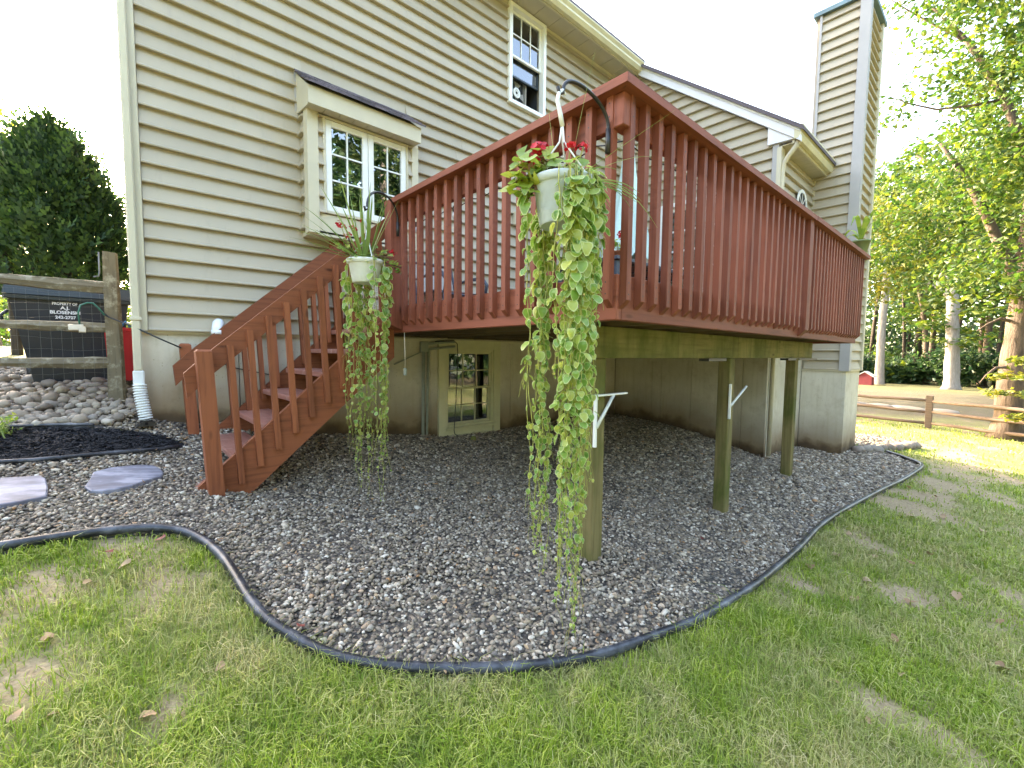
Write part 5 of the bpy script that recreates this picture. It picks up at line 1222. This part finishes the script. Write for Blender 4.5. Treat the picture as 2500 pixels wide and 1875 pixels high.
def blob_centers(blobs, n, seed, fill=.55):
    g = np.random.default_rng(seed); out = []; vol = np.array([b[3]*b[4]*b[5] for b in blobs])**.75; vol = vol/vol.sum()
    for b, w in zip(blobs, vol):
        k = max(4, int(n*w)); d = g.normal(0, 1, (k, 3)); d /= np.linalg.norm(d, axis=1)[:, None]; r = g.uniform(fill, 1.05, k)[:, None]
        out.append(np.array(b[:3])+d*r*np.array(b[3:6]))
    return np.concatenate(out)
def trunk_mesh(path, radii, mat, flare=True, n=14, rough=.06):
    q = MB(); P = smooth_curve(path, .35); rr = np.interp(np.linspace(0, 1, len(P)), np.linspace(0, 1, len(radii)), radii)
    if flare: rr[0] *= 1.5; rr[1] *= 1.12
    q.tube([tuple(p) for p in P], list(rr), n)
    rs = random.Random(len(P)); q.v = [tuple(c+random.uniform(-1, 1)*rough*rr[0]*(1 if i < 2 else .6) for i, c in enumerate(v)) for v in q.v]; return q
def smooth3(path): return path
def tree(name, label, cat, path, radii, barkm, limbs, blobs, nclu, per, spread, lsize, leafm, seed, group=None, flat=0, crown_name='crown'):
    t = thing(name, label, cat, path[0], group)
    trunk_mesh(path, radii, barkm).build('trunk', barkm, t)
    for lp, lr in limbs: trunk_mesh(lp, lr, barkm, False, 8).build('limb', barkm, t)
    if blobs: put(crown_name, leaf_cloud(blob_centers(blobs, nclu, seed), per, spread, lsize, leafm, crown_name, flat, 1.5, seed), t)
    return t
zt_ = gzf; g3 = random.Random(33)
# near tree by the rail fence
T = (13.66, -4.33)
g0 = zt_(*T)
tree('maple_tree', 'thick trunked yellow-green tree standing at the rail fence', 'tree', [(T[0], T[1], g0-.1), (13.68, -4.36, 1.0), (13.75, -4.42, 2.8), (13.8, -4.5, 5.5), (13.6, -4.3, 8.5), (13.5, -4.2, 10.5)], [.235, .21, .195, .16, .11, .05], 'bark',
     [([(13.75, -4.42, 2.2), (13.7, -4.0, 3.3), (13.6, -3.5, 4.6), (13.6, -3.0, 5.6)], [.11, .09, .07, .03]), ([(13.7, -4.4, 4.5), (13.7, -3.9, 6.2), (13.7, -3.3, 7.6), (13.7, -2.7, 8.6)], [.10, .08, .06, .02]),
      ([(13.75, -4.42, 1.6), (13.5, -4.1, 1.75), (13.2, -3.8, 1.5)], [.05, .03, .01]), ([(13.75, -4.42, .75), (13.3, -4.1, .75), (12.9, -3.9, .45)], [.04, .025, .01]), ([(13.7, -3.9, 6.2), (13.6, -2.9, 6.35), (13.5, -2.1, 6.9)], [.035, .022, .008]), ([(13.7, -3.3, 7.6), (13.6, -2.4, 8.6), (13.5, -1.9, 9.2)], [.03, .02, .008])],
     [(13.6, -4.7, 6.2, 1.5, 1.6, 1.5), (13.6, -3.6, 7.6, 1.3, 1.15, 1.3), (13.8, -4.6, 9.2, 1.6, 1.9, 1.6), (13.6, -3.25, 9.6, 1.0, .9, 1.2), (13.4, -4.9, 4.1, 1.3, 1.4, .9), (13.5, -3.7, 4.9, 1.1, .8, .9), (13.4, -3.7, 2.9, .8, .6, .5), (13.0, -4.3, 2.6, .9, .7, .5), (13.6, -2.35, 6.6, .5, .5, .25), (13.5, -2.3, 8.9, .5, .45, .4)], 1000, 20, .20, .088, 'maple', 21)
lb = thing('low_branch', 'low yellow-leaved spray of a young tree in front of the thick trunk', 'branch', (12.4, -4.75, zt_(12.4, -4.75)))
trunk_mesh([(12.4, -4.75, zt_(12.4, -4.75)-.1), (12.42, -4.7, .1), (12.4, -4.5, .55), (12.4, -4.2, .75)], [.02, .016, .012, .006], 'bark', False, 6).build('stem', 'bark', lb)
put('leaves', leaf_cloud(blob_centers([(12.45, -4.25, .62, .3, .42, .07), (12.4, -4.35, .30, .3, .40, .06), (12.4, -4.5, .9, .3, .3, .10), (12.5, -4.5, -.15, .25, .25, .06)], 60, 4, .2), 9, .08, .075, 'maple_y', 'leaves', 1, 1.6, 4), lb)
# second big tree, a little further, with a leaning stem
tree('maple_tree', 'leaning stemmed tree with a broad yellow-green crown behind the fence tree', 'tree', [(17.2, -5.6, zt_(17.2, -5.6)-.1), (17.1, -5.5, 1.5), (16.9, -5.0, 4.0), (16.8, -4.9, 6.2), (16.7, -4.7, 8.4), (16.7, -5.0, 10)], [.16, .15, .14, .13, .10, .05], 'bark',
     [([(16.9, -4.9, 4.0), (17, -3.4, 5.6), (17, -2.2, 6.6)], [.08, .05, .02]), ([(16.9, -5.1, 3.0), (17, -4.2, 3.9), (17, -3.0, 4.6)], [.07, .05, .02])],
     [(17.0, -2.5, 5.6, 1.4, 1.2, 1.1), (16.9, -3.6, 4.3, 1.3, 1.2, .9), (17.2, -1.75, 4.3, 1.2, .9, .8), (17.0, -4.8, 5.2, 1.4, 1.4, 1.1), (17, -2.7, 3.0, 1.2, .8, .5), (17.2, -5.2, 3.2, 1.3, 1.2, .8), (17.0, -3.9, 7.6, 1.3, 1.3, 1.0)], 560, 20, .24, .10, 'maple', 22)
tree('maple_tree', 'yellowish lower tree between the chimney and the pale trunks', 'tree', [(21.0, .4, zt_(21., .4)-.1), (21, .3, 2), (21.1, -.4, 4.2), (21.1, -1.4, 6.5)], [.09, .08, .06, .03], 'bark', [],
     [(21, -1.9, 5.2, 1.5, 1.4, 1.1), (21.2, -.7, 5.9, 1.4, 1.1, 1.0), (21, -2.8, 4.2, 1.2, .9, .7), (21, -1.2, 3.7, 1.2, 1.1, .6)], 360, 18, .26, .11, 'maple_y', 23)
# pale trunks
tree('pale_trunk_tree', 'slender pale trunked tree beside the red hut', 'tree', [(34.9, .84, -.85), (34.95, .9, 2.5), (34.9, .85, 5.5), (35.0, 1.15, 8.5), (35.0, 1.3, 12)], [.24, .20, .18, .15, .08], 'bark_pale',
     [([(34.95, 1.0, 7.0), (35, .4, 8.5), (35, -.2, 9.5)], [.09, .06, .03])], [(35, 1.2, 10.5, 2.2, 2.2, 2.0), (35, .2, 9.2, 1.6, 1.4, 1.0), (35, 2.0, 8.2, 1.5, 1.2, 1.0)], 190, 14, .35, .22, 'wood_leaf', 24)
tree('pale_trunk_tree', 'stout pale trunked tree that forks high behind the rail fence', 'tree', [(33.0, -2.40, -.85), (33.05, -2.35, 1.2), (33.1, -2.2, 4.0), (33.1, -1.95, 7.5), (33.1, -1.8, 11)], [.33, .26, .24, .19, .10], 'bark_pale',
     [([(33.1, -2.15, 4.6), (33, -3.1, 6.8), (33, -3.6, 9.4)], [.13, .10, .05]), ([(33.1, -2.2, 4.0), (33, -1.2, 5.0), (33, -.2, 5.4)], [.10, .06, .02])], [(33, -3.2, 9.8, 2.2, 2.2, 1.7), (33.1, -1.3, 11, 2.0, 2.0, 1.8), (33, -.6, 6.0, 1.4, 1.2, .6), (33.1, -3.2, 3.2, 1.8, 1.6, .35), (33, -1.3, 2.6, 1.6, 1.0, .3), (32.6, -2.6, 1.9, 1.3, 1.5, .28)], 260, 14, .34, .22, 'maple', 25, None, 1)
for k, (x, y, r, lean, h, mat) in enumerate([(40, 3.8, .16, .4, 11, 'bark_dark'), (44, .2, .2, -.6, 13, 'bark_dark'), (38, -1.0, .13, .9, 10, 'bark'), (42, -1.9, .17, .2, 13, 'bark_dark'), (39, -3.4, .15, -.3, 12, 'bark'), (30.5, -4.95, .20, .1, 11, 'bark_pale'), (45, -4.6, .2, .5, 13, 'bark_dark'), (41, -6.2, .18, 0, 12, 'bark'), (36, -7.5, .2, .2, 12, 'bark')]):
    g = zt_(x, y)
    tree('woodland_tree', ['dark thin tree trunk at the edge of the woods just right of the chimney', 'dark leaning trunk deep in the woods behind the slender pale tree', 'brown leaning trunk between the two pale trunked trees', 'dark straight trunk deep in the woods left of the stout pale tree', 'brown slim trunk just behind the stout pale tree', 'short looking pale grey trunk left of the thick fence tree', 'dark trunk deep in the woods left of the thick fence tree', 'brown trunk in the woods behind the thick fence tree', 'brown trunk in the woods at the right edge of the photo'][k], 'tree',
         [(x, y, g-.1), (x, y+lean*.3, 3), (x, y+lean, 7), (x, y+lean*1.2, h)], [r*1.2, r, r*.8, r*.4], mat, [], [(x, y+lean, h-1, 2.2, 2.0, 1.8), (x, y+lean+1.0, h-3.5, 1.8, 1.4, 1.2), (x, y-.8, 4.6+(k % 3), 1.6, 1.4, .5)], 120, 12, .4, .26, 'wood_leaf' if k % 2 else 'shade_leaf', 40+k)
for k in range(12):
    x = g3.uniform(36, 46); y = g3.uniform(-9, 4); gg = zt_(x, y); r = g3.uniform(.07, .13); ln = g3.uniform(-.6, .6)
    tree('thin_tree', 'thin dark trunk among the others deep in the woods', 'tree', [(x, y, gg-.1), (x, y+ln*.3, 3), (x, y+ln, 7), (x, y+ln*1.3, 11)], [r*1.2, r, r*.8, r*.5], 'bark_dark' if k % 3 else 'bark', [], [(x, y+ln*1.3, 10.5, 1.4, 1.4, 1.4), (x, y+ln, 7.5, 1.3, 1.3, .7)], 40, 12, .4, .26, 'shade_leaf', 170+k, 'thin trunks in the woods')
# woods that read as one mass
bl = []
g = np.random.default_rng(3)
for k in range(60):
    x = g.uniform(42, 56); y = g.uniform(-16, 9); bl.append((x, y, g.uniform(-.2, 3.6), 2.0, 2.0, 1.5))
for k in range(34):
    x = g.uniform(46, 60); y = g.uniform(-18, 12); bl.append((x, y, g.uniform(4, 10.5), 2.4, 2.4, 1.8))
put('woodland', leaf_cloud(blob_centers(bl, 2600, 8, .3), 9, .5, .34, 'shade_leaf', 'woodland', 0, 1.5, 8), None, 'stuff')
bl = [(g.uniform(36, 42), g.uniform(-13, 6), g.uniform(.0, 5.8), 1.6, 1.7, .55) for _ in range(30)]
put('understorey', leaf_cloud(blob_centers(bl, 700, 9, .2), 9, .42, .27, 'maple', 'understorey', 1, 1.6, 9), None, 'stuff')
for k, (x, y, z, a, b, c) in enumerate([(37.5, -2.4, .4, 1.4, 2.1, 1.1), (37, -5.2, .3, 1.4, 1.8, 1.1), (38, .2, -.1, 1.2, 1.4, .7), (37, 2.6, .2, 1.0, 1.0, .8)]):
    s = thing('shrub', ['wide dark evergreen shrub behind the stout pale trunk', 'dark evergreen shrub near the right edge of the woods', 'low dark shrub between the two pale trunks', 'green shrub just right of the chimney at the wood edge'][k], 'shrub', (x, y, zt_(x, y)))
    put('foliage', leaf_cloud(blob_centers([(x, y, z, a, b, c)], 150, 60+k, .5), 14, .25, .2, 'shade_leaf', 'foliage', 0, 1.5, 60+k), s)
# left: evergreen behind the fence, lighter trees beyond
ev = thing('evergreen_tree', 'big dark arborvitae with several bare lower stems behind the trash can', 'tree', (-.9, 4.9, zt_(-.9, 4.9)))
for k, (dx, dy, lx, r) in enumerate([(0, 0, .1, .11), (.25, .1, .35, .07), (-.2, .1, -.2, .08), (.45, -.05, .5, .06), (-.45, .0, -.5, .06), (.12, -.2, .2, .05)]):
    trunk_mesh([(-.5+dx, 4.9+dy, .6), (-.5+dx, 4.9+dy, 1.5), (-.5+lx, 4.9, 2.5), (-.5+lx*.8, 4.9, 3.1)], [r, r*.9, r*.7, r*.4], 'bark_dark', False, 8).build('trunk', 'bark_dark', ev)
def sprays(center_fn, n, seed, size, mat, name):
    g = np.random.default_rng(seed); V = []; F = []
    for _ in range(n):
        p, o = center_fn(g); o = o/np.linalg.norm(o); up = np.array([0, 0, 1.0]); t = o*.55+up*g.uniform(.35, 1.0)+g.normal(0, .25, 3); t /= np.linalg.norm(t); b = np.cross(t, o+g.normal(0, .4, 3)); b /= np.linalg.norm(b)+1e-9; L = size*g.uniform(.6, 1.4)
        for j in range(5):
            q = p+t*L*(j*.2); w = L*(.34-.05*j); sgn = 1 if j % 2 else -1; tip = q+b*w*sgn+t*L*.28; i = len(V); V += [q, q+b*w*.5*sgn-t*L*.02, tip, q+t*L*.22]; F.append((i, i+1, i+2, i+3))
    return np_mesh(name, np.array(V), np.array(F), mat)
def ev_fn(g):
    while True:
        z = g.uniform(0, 1)**.9
        if z < .30 and g.random() < .62*(1-z/.34): continue
        a = g.uniform(0, 2*np.pi); r0 = .86*(1-z**1.7)**.62*(.84 if z < .12 else 1)
        k = g.uniform(.62, 1.16) if g.random() < .8 else g.uniform(.2, .8); r = r0*k*(1+.13*math.sin(5*a+z*9)); return np.array([-.50+r*math.cos(a), 4.9+r*math.sin(a), 1.55+z*2.25+.12*math.sin(7*a)*(1-z)+(.34*g.random()**4)]), np.array([math.cos(a), math.sin(a), .25])
put('crown', sprays(ev_fn, 5200, 5, .19, 'conifer', 'crown'), ev)
for k, (x, y, h, lab) in enumerate([(-5.6, 6.2, 4.4, 'arborvitae of the hedge row just left of the big dark one'), (-8.4, 6.3, 4.8, 'leftmost arborvitae of the hedge row behind the rail fence')]):
    e2 = thing('evergreen_tree', lab, 'tree', (x, y, .85)); trunk_mesh([(x, y, .6), (x, y, 2.5), (x, y, 4.5)], [.13, .10, .05], 'bark_dark', False, 8).build('trunk', 'bark_dark', e2)
    def fn2(g, x=x, y=y, h=h):
        p, o = ev_fn(g); return np.array([x+(p[0]+.50)*1.2, y+(p[1]-4.9)*1.1, .9+(p[2]-1.6)*(h-.9)/2.3]), o
    put('crown', sprays(fn2, 4200, 15+k, .26, 'conifer', 'crown'), e2)
tree('maple_tree', 'pale yellow-green tree far behind the dark evergreen', 'tree', [(-2.6, 16, .8), (-2.6, 16, 3.5), (-2.5, 16, 7.0)], [.2, .17, .08], 'bark', [], [(-2.5, 16, 6.3, 1.1, 1.2, 1.6), (-3.6, 16, 5.6, 1.6, 1.5, 2.0), (-2.2, 15.5, 3.6, 1.0, 1.2, 1.3), (-4, 16, 7.6, 1.2, 1.2, 1.0)], 320, 16, .3, .17, 'maple_y', 71)
tree('maple_tree', 'sunlit green tree seen between the evergreen and the house corner', 'tree', [(.2, 19, .8), (.2, 19, 3), (.3, 19, 6)], [.2, .17, .08], 'bark', [], [(.5, 19, 3.2, 1.8, 1.4, 2.2), (-.8, 18.5, 1.9, 1.6, 1.2, 1.0), (1.0, 19, 5.0, 1.2, 1.2, 1.2), (-2.6, 19, 1.8, 1.6, 1.2, 1.0)], 260, 16, .3, .17, 'maple', 72)
bl = [(g.uniform(-26, 3), g.uniform(26, 34), g.uniform(.8, 5.4), 2.6, 2.0, 1.8) for _ in range(34)]
put('woodland', leaf_cloud(blob_centers(bl, 900, 10, .3), 9, .5, .36, 'wood_leaf', 'woodland', 0, 1.5, 10), None, 'stuff')
for k, (x, y, h) in enumerate([(15.5, 7.5, 6.5), (18.5, 10, 8.5), (22, 8.0, 8.5), (26, 11, 10), (30, 8.5, 10), (20, 5.0, 6.5), (35, 12, 12)]):  # unseen trees behind the wing, added to dapple the far ground with shade
    gg = zt_(x, y)
    tree('garden_tree', ['small tree behind the wing at the near end of the side yard', 'tree behind the wing second along the side yard', 'tree behind the wing in the middle of the side yard', 'tall tree behind the wing toward the woods', 'tall tree behind the wing close to the woods', 'young tree behind the wing nearest the rail fence', 'tallest tree behind the wing at the wood edge'][k], 'tree',
         [(x, y, gg-.1), (x+.1, y, 2.5), (x, y, h*.7), (x, y, h)], [.2, .17, .12, .05], 'bark', [], [(x, y, h-1.4, 2.0, 2.0, 1.5), (x-1.0, y, h-3.0, 1.6, 1.6, 1.1), (x+1.1, y, h-3.4, 1.6, 1.6, 1.0)], 150, 12, .36, .24, 'wood_leaf', 130+k)
# trees on the camera's side of the garden, mirrored in the windows
for k, (x, y, h, r) in enumerate([(1.5, -19, 11, .25), (6.5, -22, 12, .3), (10.5, -17.5, 11, .28), (14, -22, 13, .3), (18, -19, 11, .25), (23, -16, 12, .28), (-4, -21, 11, .25), (28, -22, 13, .3)]):
    gg = zt_(x, y)
    tree('garden_tree', ['tall shade tree opposite the box bay', 'leafy tree across the lawn from the stairs', 'pale trunk tree facing the basement window', 'tall tree across the lawn from the deck', 'tree at the far side of the lawn beyond the deck', 'tree toward the rail fence side of the lawn', 'tree opposite the mulch bed', 'tallest tree in the far corner of the lawn'][k], 'tree',
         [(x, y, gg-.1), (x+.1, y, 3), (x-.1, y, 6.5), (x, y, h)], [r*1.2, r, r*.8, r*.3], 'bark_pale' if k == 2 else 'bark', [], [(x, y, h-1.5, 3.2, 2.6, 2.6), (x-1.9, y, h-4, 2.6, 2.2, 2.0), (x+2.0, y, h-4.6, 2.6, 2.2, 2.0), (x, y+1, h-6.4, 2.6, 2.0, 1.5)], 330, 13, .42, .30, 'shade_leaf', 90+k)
bl = [(g.uniform(-22, 46), g.uniform(-33, -23), g.uniform(-.5, 14), 3.0, 2.4, 2.6) for _ in range(130)]
put('woodland', leaf_cloud(blob_centers(bl, 3200, 12, .3), 9, .6, .55, 'shade_leaf', 'woodland', 0, 1.5, 12), None, 'stuff')
bl = [(g.uniform(-34, -24), g.uniform(-30, 20), g.uniform(-.5, 12), 2.6, 3.2, 2.6) for _ in range(110)]  # unseen woods on the left, added to block low sky light under the deck
put('woodland', leaf_cloud(blob_centers(bl, 2600, 14, .3), 9, .6, .55, 'shade_leaf', 'woodland', 0, 1.5, 14), None, 'stuff')
sh = thing('garden_plant', 'small tan and green leafy plant at the back of the mulch bed', 'plant', (-.52, -.2, .42))
q = MB()
for _ in range(46):
    a = random.uniform(0, 6.28); blade(q, (-.53+random.gauss(0, .03), -.17+random.gauss(0, .03), gzf(-.53, -.17)), a, random.uniform(.02, .09), random.uniform(.06, .16), .03, .004, 4)
q.build('stems', 'spike', sh)
put('leaves', leaf_cloud([(-.53+random.gauss(0, .05), -.17+random.gauss(0, .04), gzf(-.53, -.17)+random.uniform(.02, .13)) for _ in range(26)], 4, .014, .022, 'geranium', 'leaves', 0, 1.4, 15), sh)

# ------------------------------------------------------------------ gravel, mulch, grass, fallen leaves
SLABS = [[(-.10,-.77),(.05,-.67),(.18,-.65),(.215,-.76),(.20,-.83),(.06,-.975),(-.105,-1.02),(-.13,-.96)], [(-.62,-.84),(-.30,-.80),(-.262,-1.06),(-.60,-1.17)]]
def in_gravel(P):
    m = inpoly(P, GRAVEL)
    for s in SLABS: m &= ~inpoly(P, s)
    return m
def scatter(x0, x1, y0, y1, dens): n = int((x1-x0)*(y1-y0)*dens); return np.c_[RNG.uniform(x0, x1, n), RNG.uniform(y0, y1, n)]
P = scatter(-3.1, 8.4, -3.7, .0, 5200); P = P[in_gravel(P)]
d = np.hypot(P[:, 0]-CAM[0], P[:, 1]-CAM[1]); keep = RNG.random(len(P)) < np.clip((3.6/np.maximum(d, .5))**1.0, .33, 1); 
keep &= ~((P[:, 0] < -1.1)); P = P[keep]; d = d[keep]
size = RNG.lognormal(math.log(.0074), .30, len(P))*np.clip(d/3.3, 1, 1.75)
z = gz(P[:, 0], P[:, 1])+.004+np.abs(RNG.normal(0, .0045, len(P)))+.010*np.array([mnoise.noise((p[0]*2.6, p[1]*2.6, 5.5)) for p in P])
put('gravel', stones_mesh('gravel', np.c_[P, z], size, 'pebble', ICO0_V, ICO0_F, .38, (1.4, 1.0, .62)), None, 'stuff')
P = scatter(7.9, 10.1, -3.3, -2.2, 900); P = P[inpoly(P, PAD)]
put('pad_gravel', stones_mesh('pad_gravel', np.c_[P, gz(P[:, 0], P[:, 1])+.03], RNG.uniform(.014, .026, len(P)), 'pebble', ICO0_V, ICO0_F), pad, 'stuff')
P = scatter(-.8, 8.0, -3.4, -.1, 26); P = P[in_gravel(P)]; n = len(P); zz = gz(P[:, 0], P[:, 1])+.02
put('leaf_litter', leaf_cloud(np.c_[P, zz], 2, .03, .016, 'fallen', 'leaf_litter', 1, 1.6, 77), None, 'stuff')
# shredded bark
P = scatter(-1.2, .4, -.75, -.05, 9000); P = P[inpoly(P, MULCH)]; n = len(P)
a = RNG.uniform(0, 6.28, n); L = RNG.uniform(.006, .022, n); w = RNG.uniform(.0015, .004, n); zz = gz(P[:, 0], P[:, 1])+.014+RNG.uniform(0, .016, n); tl = RNG.uniform(-.4, .4, n)
ux, uy = np.cos(a), np.sin(a); A = np.c_[P[:, 0]-ux*L, P[:, 1]-uy*L, zz-tl*L]; B = np.c_[P[:, 0]+ux*L, P[:, 1]+uy*L, zz+tl*L]; Nn = np.c_[-uy*w, ux*w, w*0+.001]
put('mulch_chips', np_mesh('mulch_chips', np.stack([A-Nn, B-Nn, B+Nn, A+Nn], 1).reshape(-1, 3), np.arange(4*n).reshape(-1, 4), 'mulch'), None, 'stuff')
# grass blades, sampled around the camera
def grass(n, r0, r1, hh, ww, seed):
    g = np.random.default_rng(seed); th = math.pi/2-yaw+g.uniform(-1.02, 1.02, n); r = np.sqrt(g.uniform(r0**2, r1**2, n)) if r1/r0 < 2 else r0*(r1/r0)**g.uniform(0, 1, n)
    P = np.c_[CAM[0]+r*np.cos(th), CAM[1]+r*np.sin(th)]
    m = ~inpoly(P, GRAVEL) & ~inpoly(P, MULCH) & ~inpoly(P, ROCKS) & ~inpoly(P, PAD) & ~((P[:, 0] < 8.8) & (P[:, 1] > -1.35)) & (P[:, 0] < 15.5)
    P = P[m]; r = r[m]; n = len(P); pv = bare(P); keep = g.random(n) < np.clip(.98-1.5*np.maximum(pv-.08, 0), .16, 1); P = P[keep]; r = r[keep]; pv = pv[keep]; n = len(P)
    z = gz(P[:, 0], P[:, 1])-.004; h = hh*g.lognormal(0, .36, n)*(1.12-.5*np.clip(pv*1.4+.2, 0, 1)); w = ww*g.uniform(.7, 1.3, n)*np.clip(r/2.4, .8, 5)
    a = g.uniform(0, 2*np.pi, n); lean = g.uniform(.15, 1.5, n)**1.2; dx, dy = np.cos(a), np.sin(a); px, py = -dy*w, dx*w
    o = np.c_[P, z]; D = np.c_[dx, dy, np.zeros(n)]; Z = np.array([0, 0, 1.0]); W = np.c_[px, py, np.zeros(n)]
    c1 = o+(D*(lean*.28)[:, None]+Z*.52)*h[:, None]; c2 = o+(D*(lean*.85)[:, None]+Z*np.maximum(.86-.33*lean, .12)[:, None])*h[:, None]
    V = np.stack([o-W, o+W, c1-W*.8, c1+W*.8, c2], 1).reshape(-1, 3); b = (np.arange(n)*5)[:, None]
    return V, np.concatenate([b+np.array([0, 1, 3]), b+np.array([0, 3, 2]), b+np.array([2, 3, 4])])
VV = []; FF_ = []; off = 0
for args in ((130000, .85, 2.7, .052, .0017, 1), (120000, 2.3, 4.8, .048, .0017, 2), (80000, 4.4, 9.0, .045, .0018, 3), (26000, 8.5, 16.0, .05, .0018, 4)):
    v, f = grass(*args); VV.append(v); FF_.append(f+off); off += len(v)
put('grass', np_mesh('grass', np.concatenate(VV), np.concatenate(FF_), 'grass'), None, 'stuff')
# single fallen leaves
def leaf_outline(k):
    rs = random.Random(k); n = 14; q = MB(); P = []
    for i in range(n):
        a = 2*math.pi*i/n; r = (1 if k % 3 == 0 else .75+.35*abs(math.cos(2.5*a)))*(.9+.2*rs.random()); P.append((r*math.cos(a), .62*r*math.sin(a), .18*math.sin(a*2+k)+.16*rs.random()))
    q.add([(0, 0, .0)]+P, [(0, 1+i, 1+(i+1) % n) for i in range(n)], True); return q
FL = [leaf_outline(k).mesh('fallen_leaf', 'fallen_red' if k == 1 else 'fallen') for k in range(5)]
spots = [(-.10,-1.86),(-.19,-2.14),(-.23,-2.44),(-.16,-2.48),(.23,-2.51),(.33,-2.58),(.04,-2.6),(3.70,-3.50),(3.92,-3.66),(3.07,-3.71),(3.28,-3.44),(3.76,-4.09),(3.04,-4.28),(2.16,-3.82),(2.49,-3.98),(4.39,-3.92),(4.07,-3.84),(3.43,-3.71),(3.38,-3.92),(3.61,-4.27),(2.80,-3.92),(2.03,-3.94),(5.45,-4.16),(6.39,-3.58),(6.31,-3.73),(6.27,-3.82),(5.54,-3.91),(5.25,-3.72),(7.5,-3.68),(4.22,-3.47),(4.07,-3.65)]
for k, (x, y) in enumerate(spots):
    s = random.uniform(.012, .026) if x < 1 or x < 2.9 and y > -4 else random.uniform(.022, .042)
    o = copies(FL[(0, 2, 3, 4)[k % 4]], 'fallen_leaf', None, [((x, y, gzf(x, y)+.022), (random.gauss(0, .25), random.gauss(0, .25), random.uniform(0, 6.28)), s)])[0]
    tag(o, 'dry tan fallen leaf lying on the lawn grass', 'leaf', 'tan fallen leaves on the lawn')
for (x, y, s, lab) in ((-.04, -1.66, .022, 'dark red fallen leaf on the thin lawn inside the left edging curve'), (.14, -1.60, .024, 'curled reddish fallen leaf close inside the top bend of the edging'), (.505, -2.44, .020, 'red fallen leaf on the gravel against the edging'), (2.95, -2.89, .018, 'red speck of a leaf on the gravel beyond the corner post')):
    o = copies(FL[1], 'fallen_leaf', None, [((x, y, gzf(x, y)+.026), (random.gauss(0, .3), random.gauss(0, .3), random.uniform(0, 6.28)), s)])[0]; tag(o, lab, 'leaf', 'red fallen leaves')
o = copies(FL[0], 'fallen_leaf', None, [((.01, -1.79, gzf(.01, -1.79)+.03), (.1, -.2, .9), (.032, .018, .03))])[0]; tag(o, 'long pale yellow fallen leaf on the left patch of lawn', 'leaf')
def straw(name, label, c, r, n):
    q = MB()
    for _ in range(n):
        a = random.gauss(.5, .5); x = c[0]+random.gauss(0, r); y = c[1]+random.gauss(0, r*.5); L = random.uniform(.02, .05); z = gzf(x, y)+random.uniform(.01, .03)
        q.add([(x, y-.001, z), (x+L*math.cos(a), y+L*math.sin(a), z+random.uniform(-.01, .01)), (x, y+.0012, z)], [(0, 1, 2)])
    tag(q.build(name, 'spike'), label, 'straw')
straw('dead_grass', 'clump of dead tan grass lying on the lower left lawn', (.06, -2.52), .035, 90)
straw('dead_grass', 'wisp of dead tan grass caught against the black edging', (.50, -2.56), .03, 60)
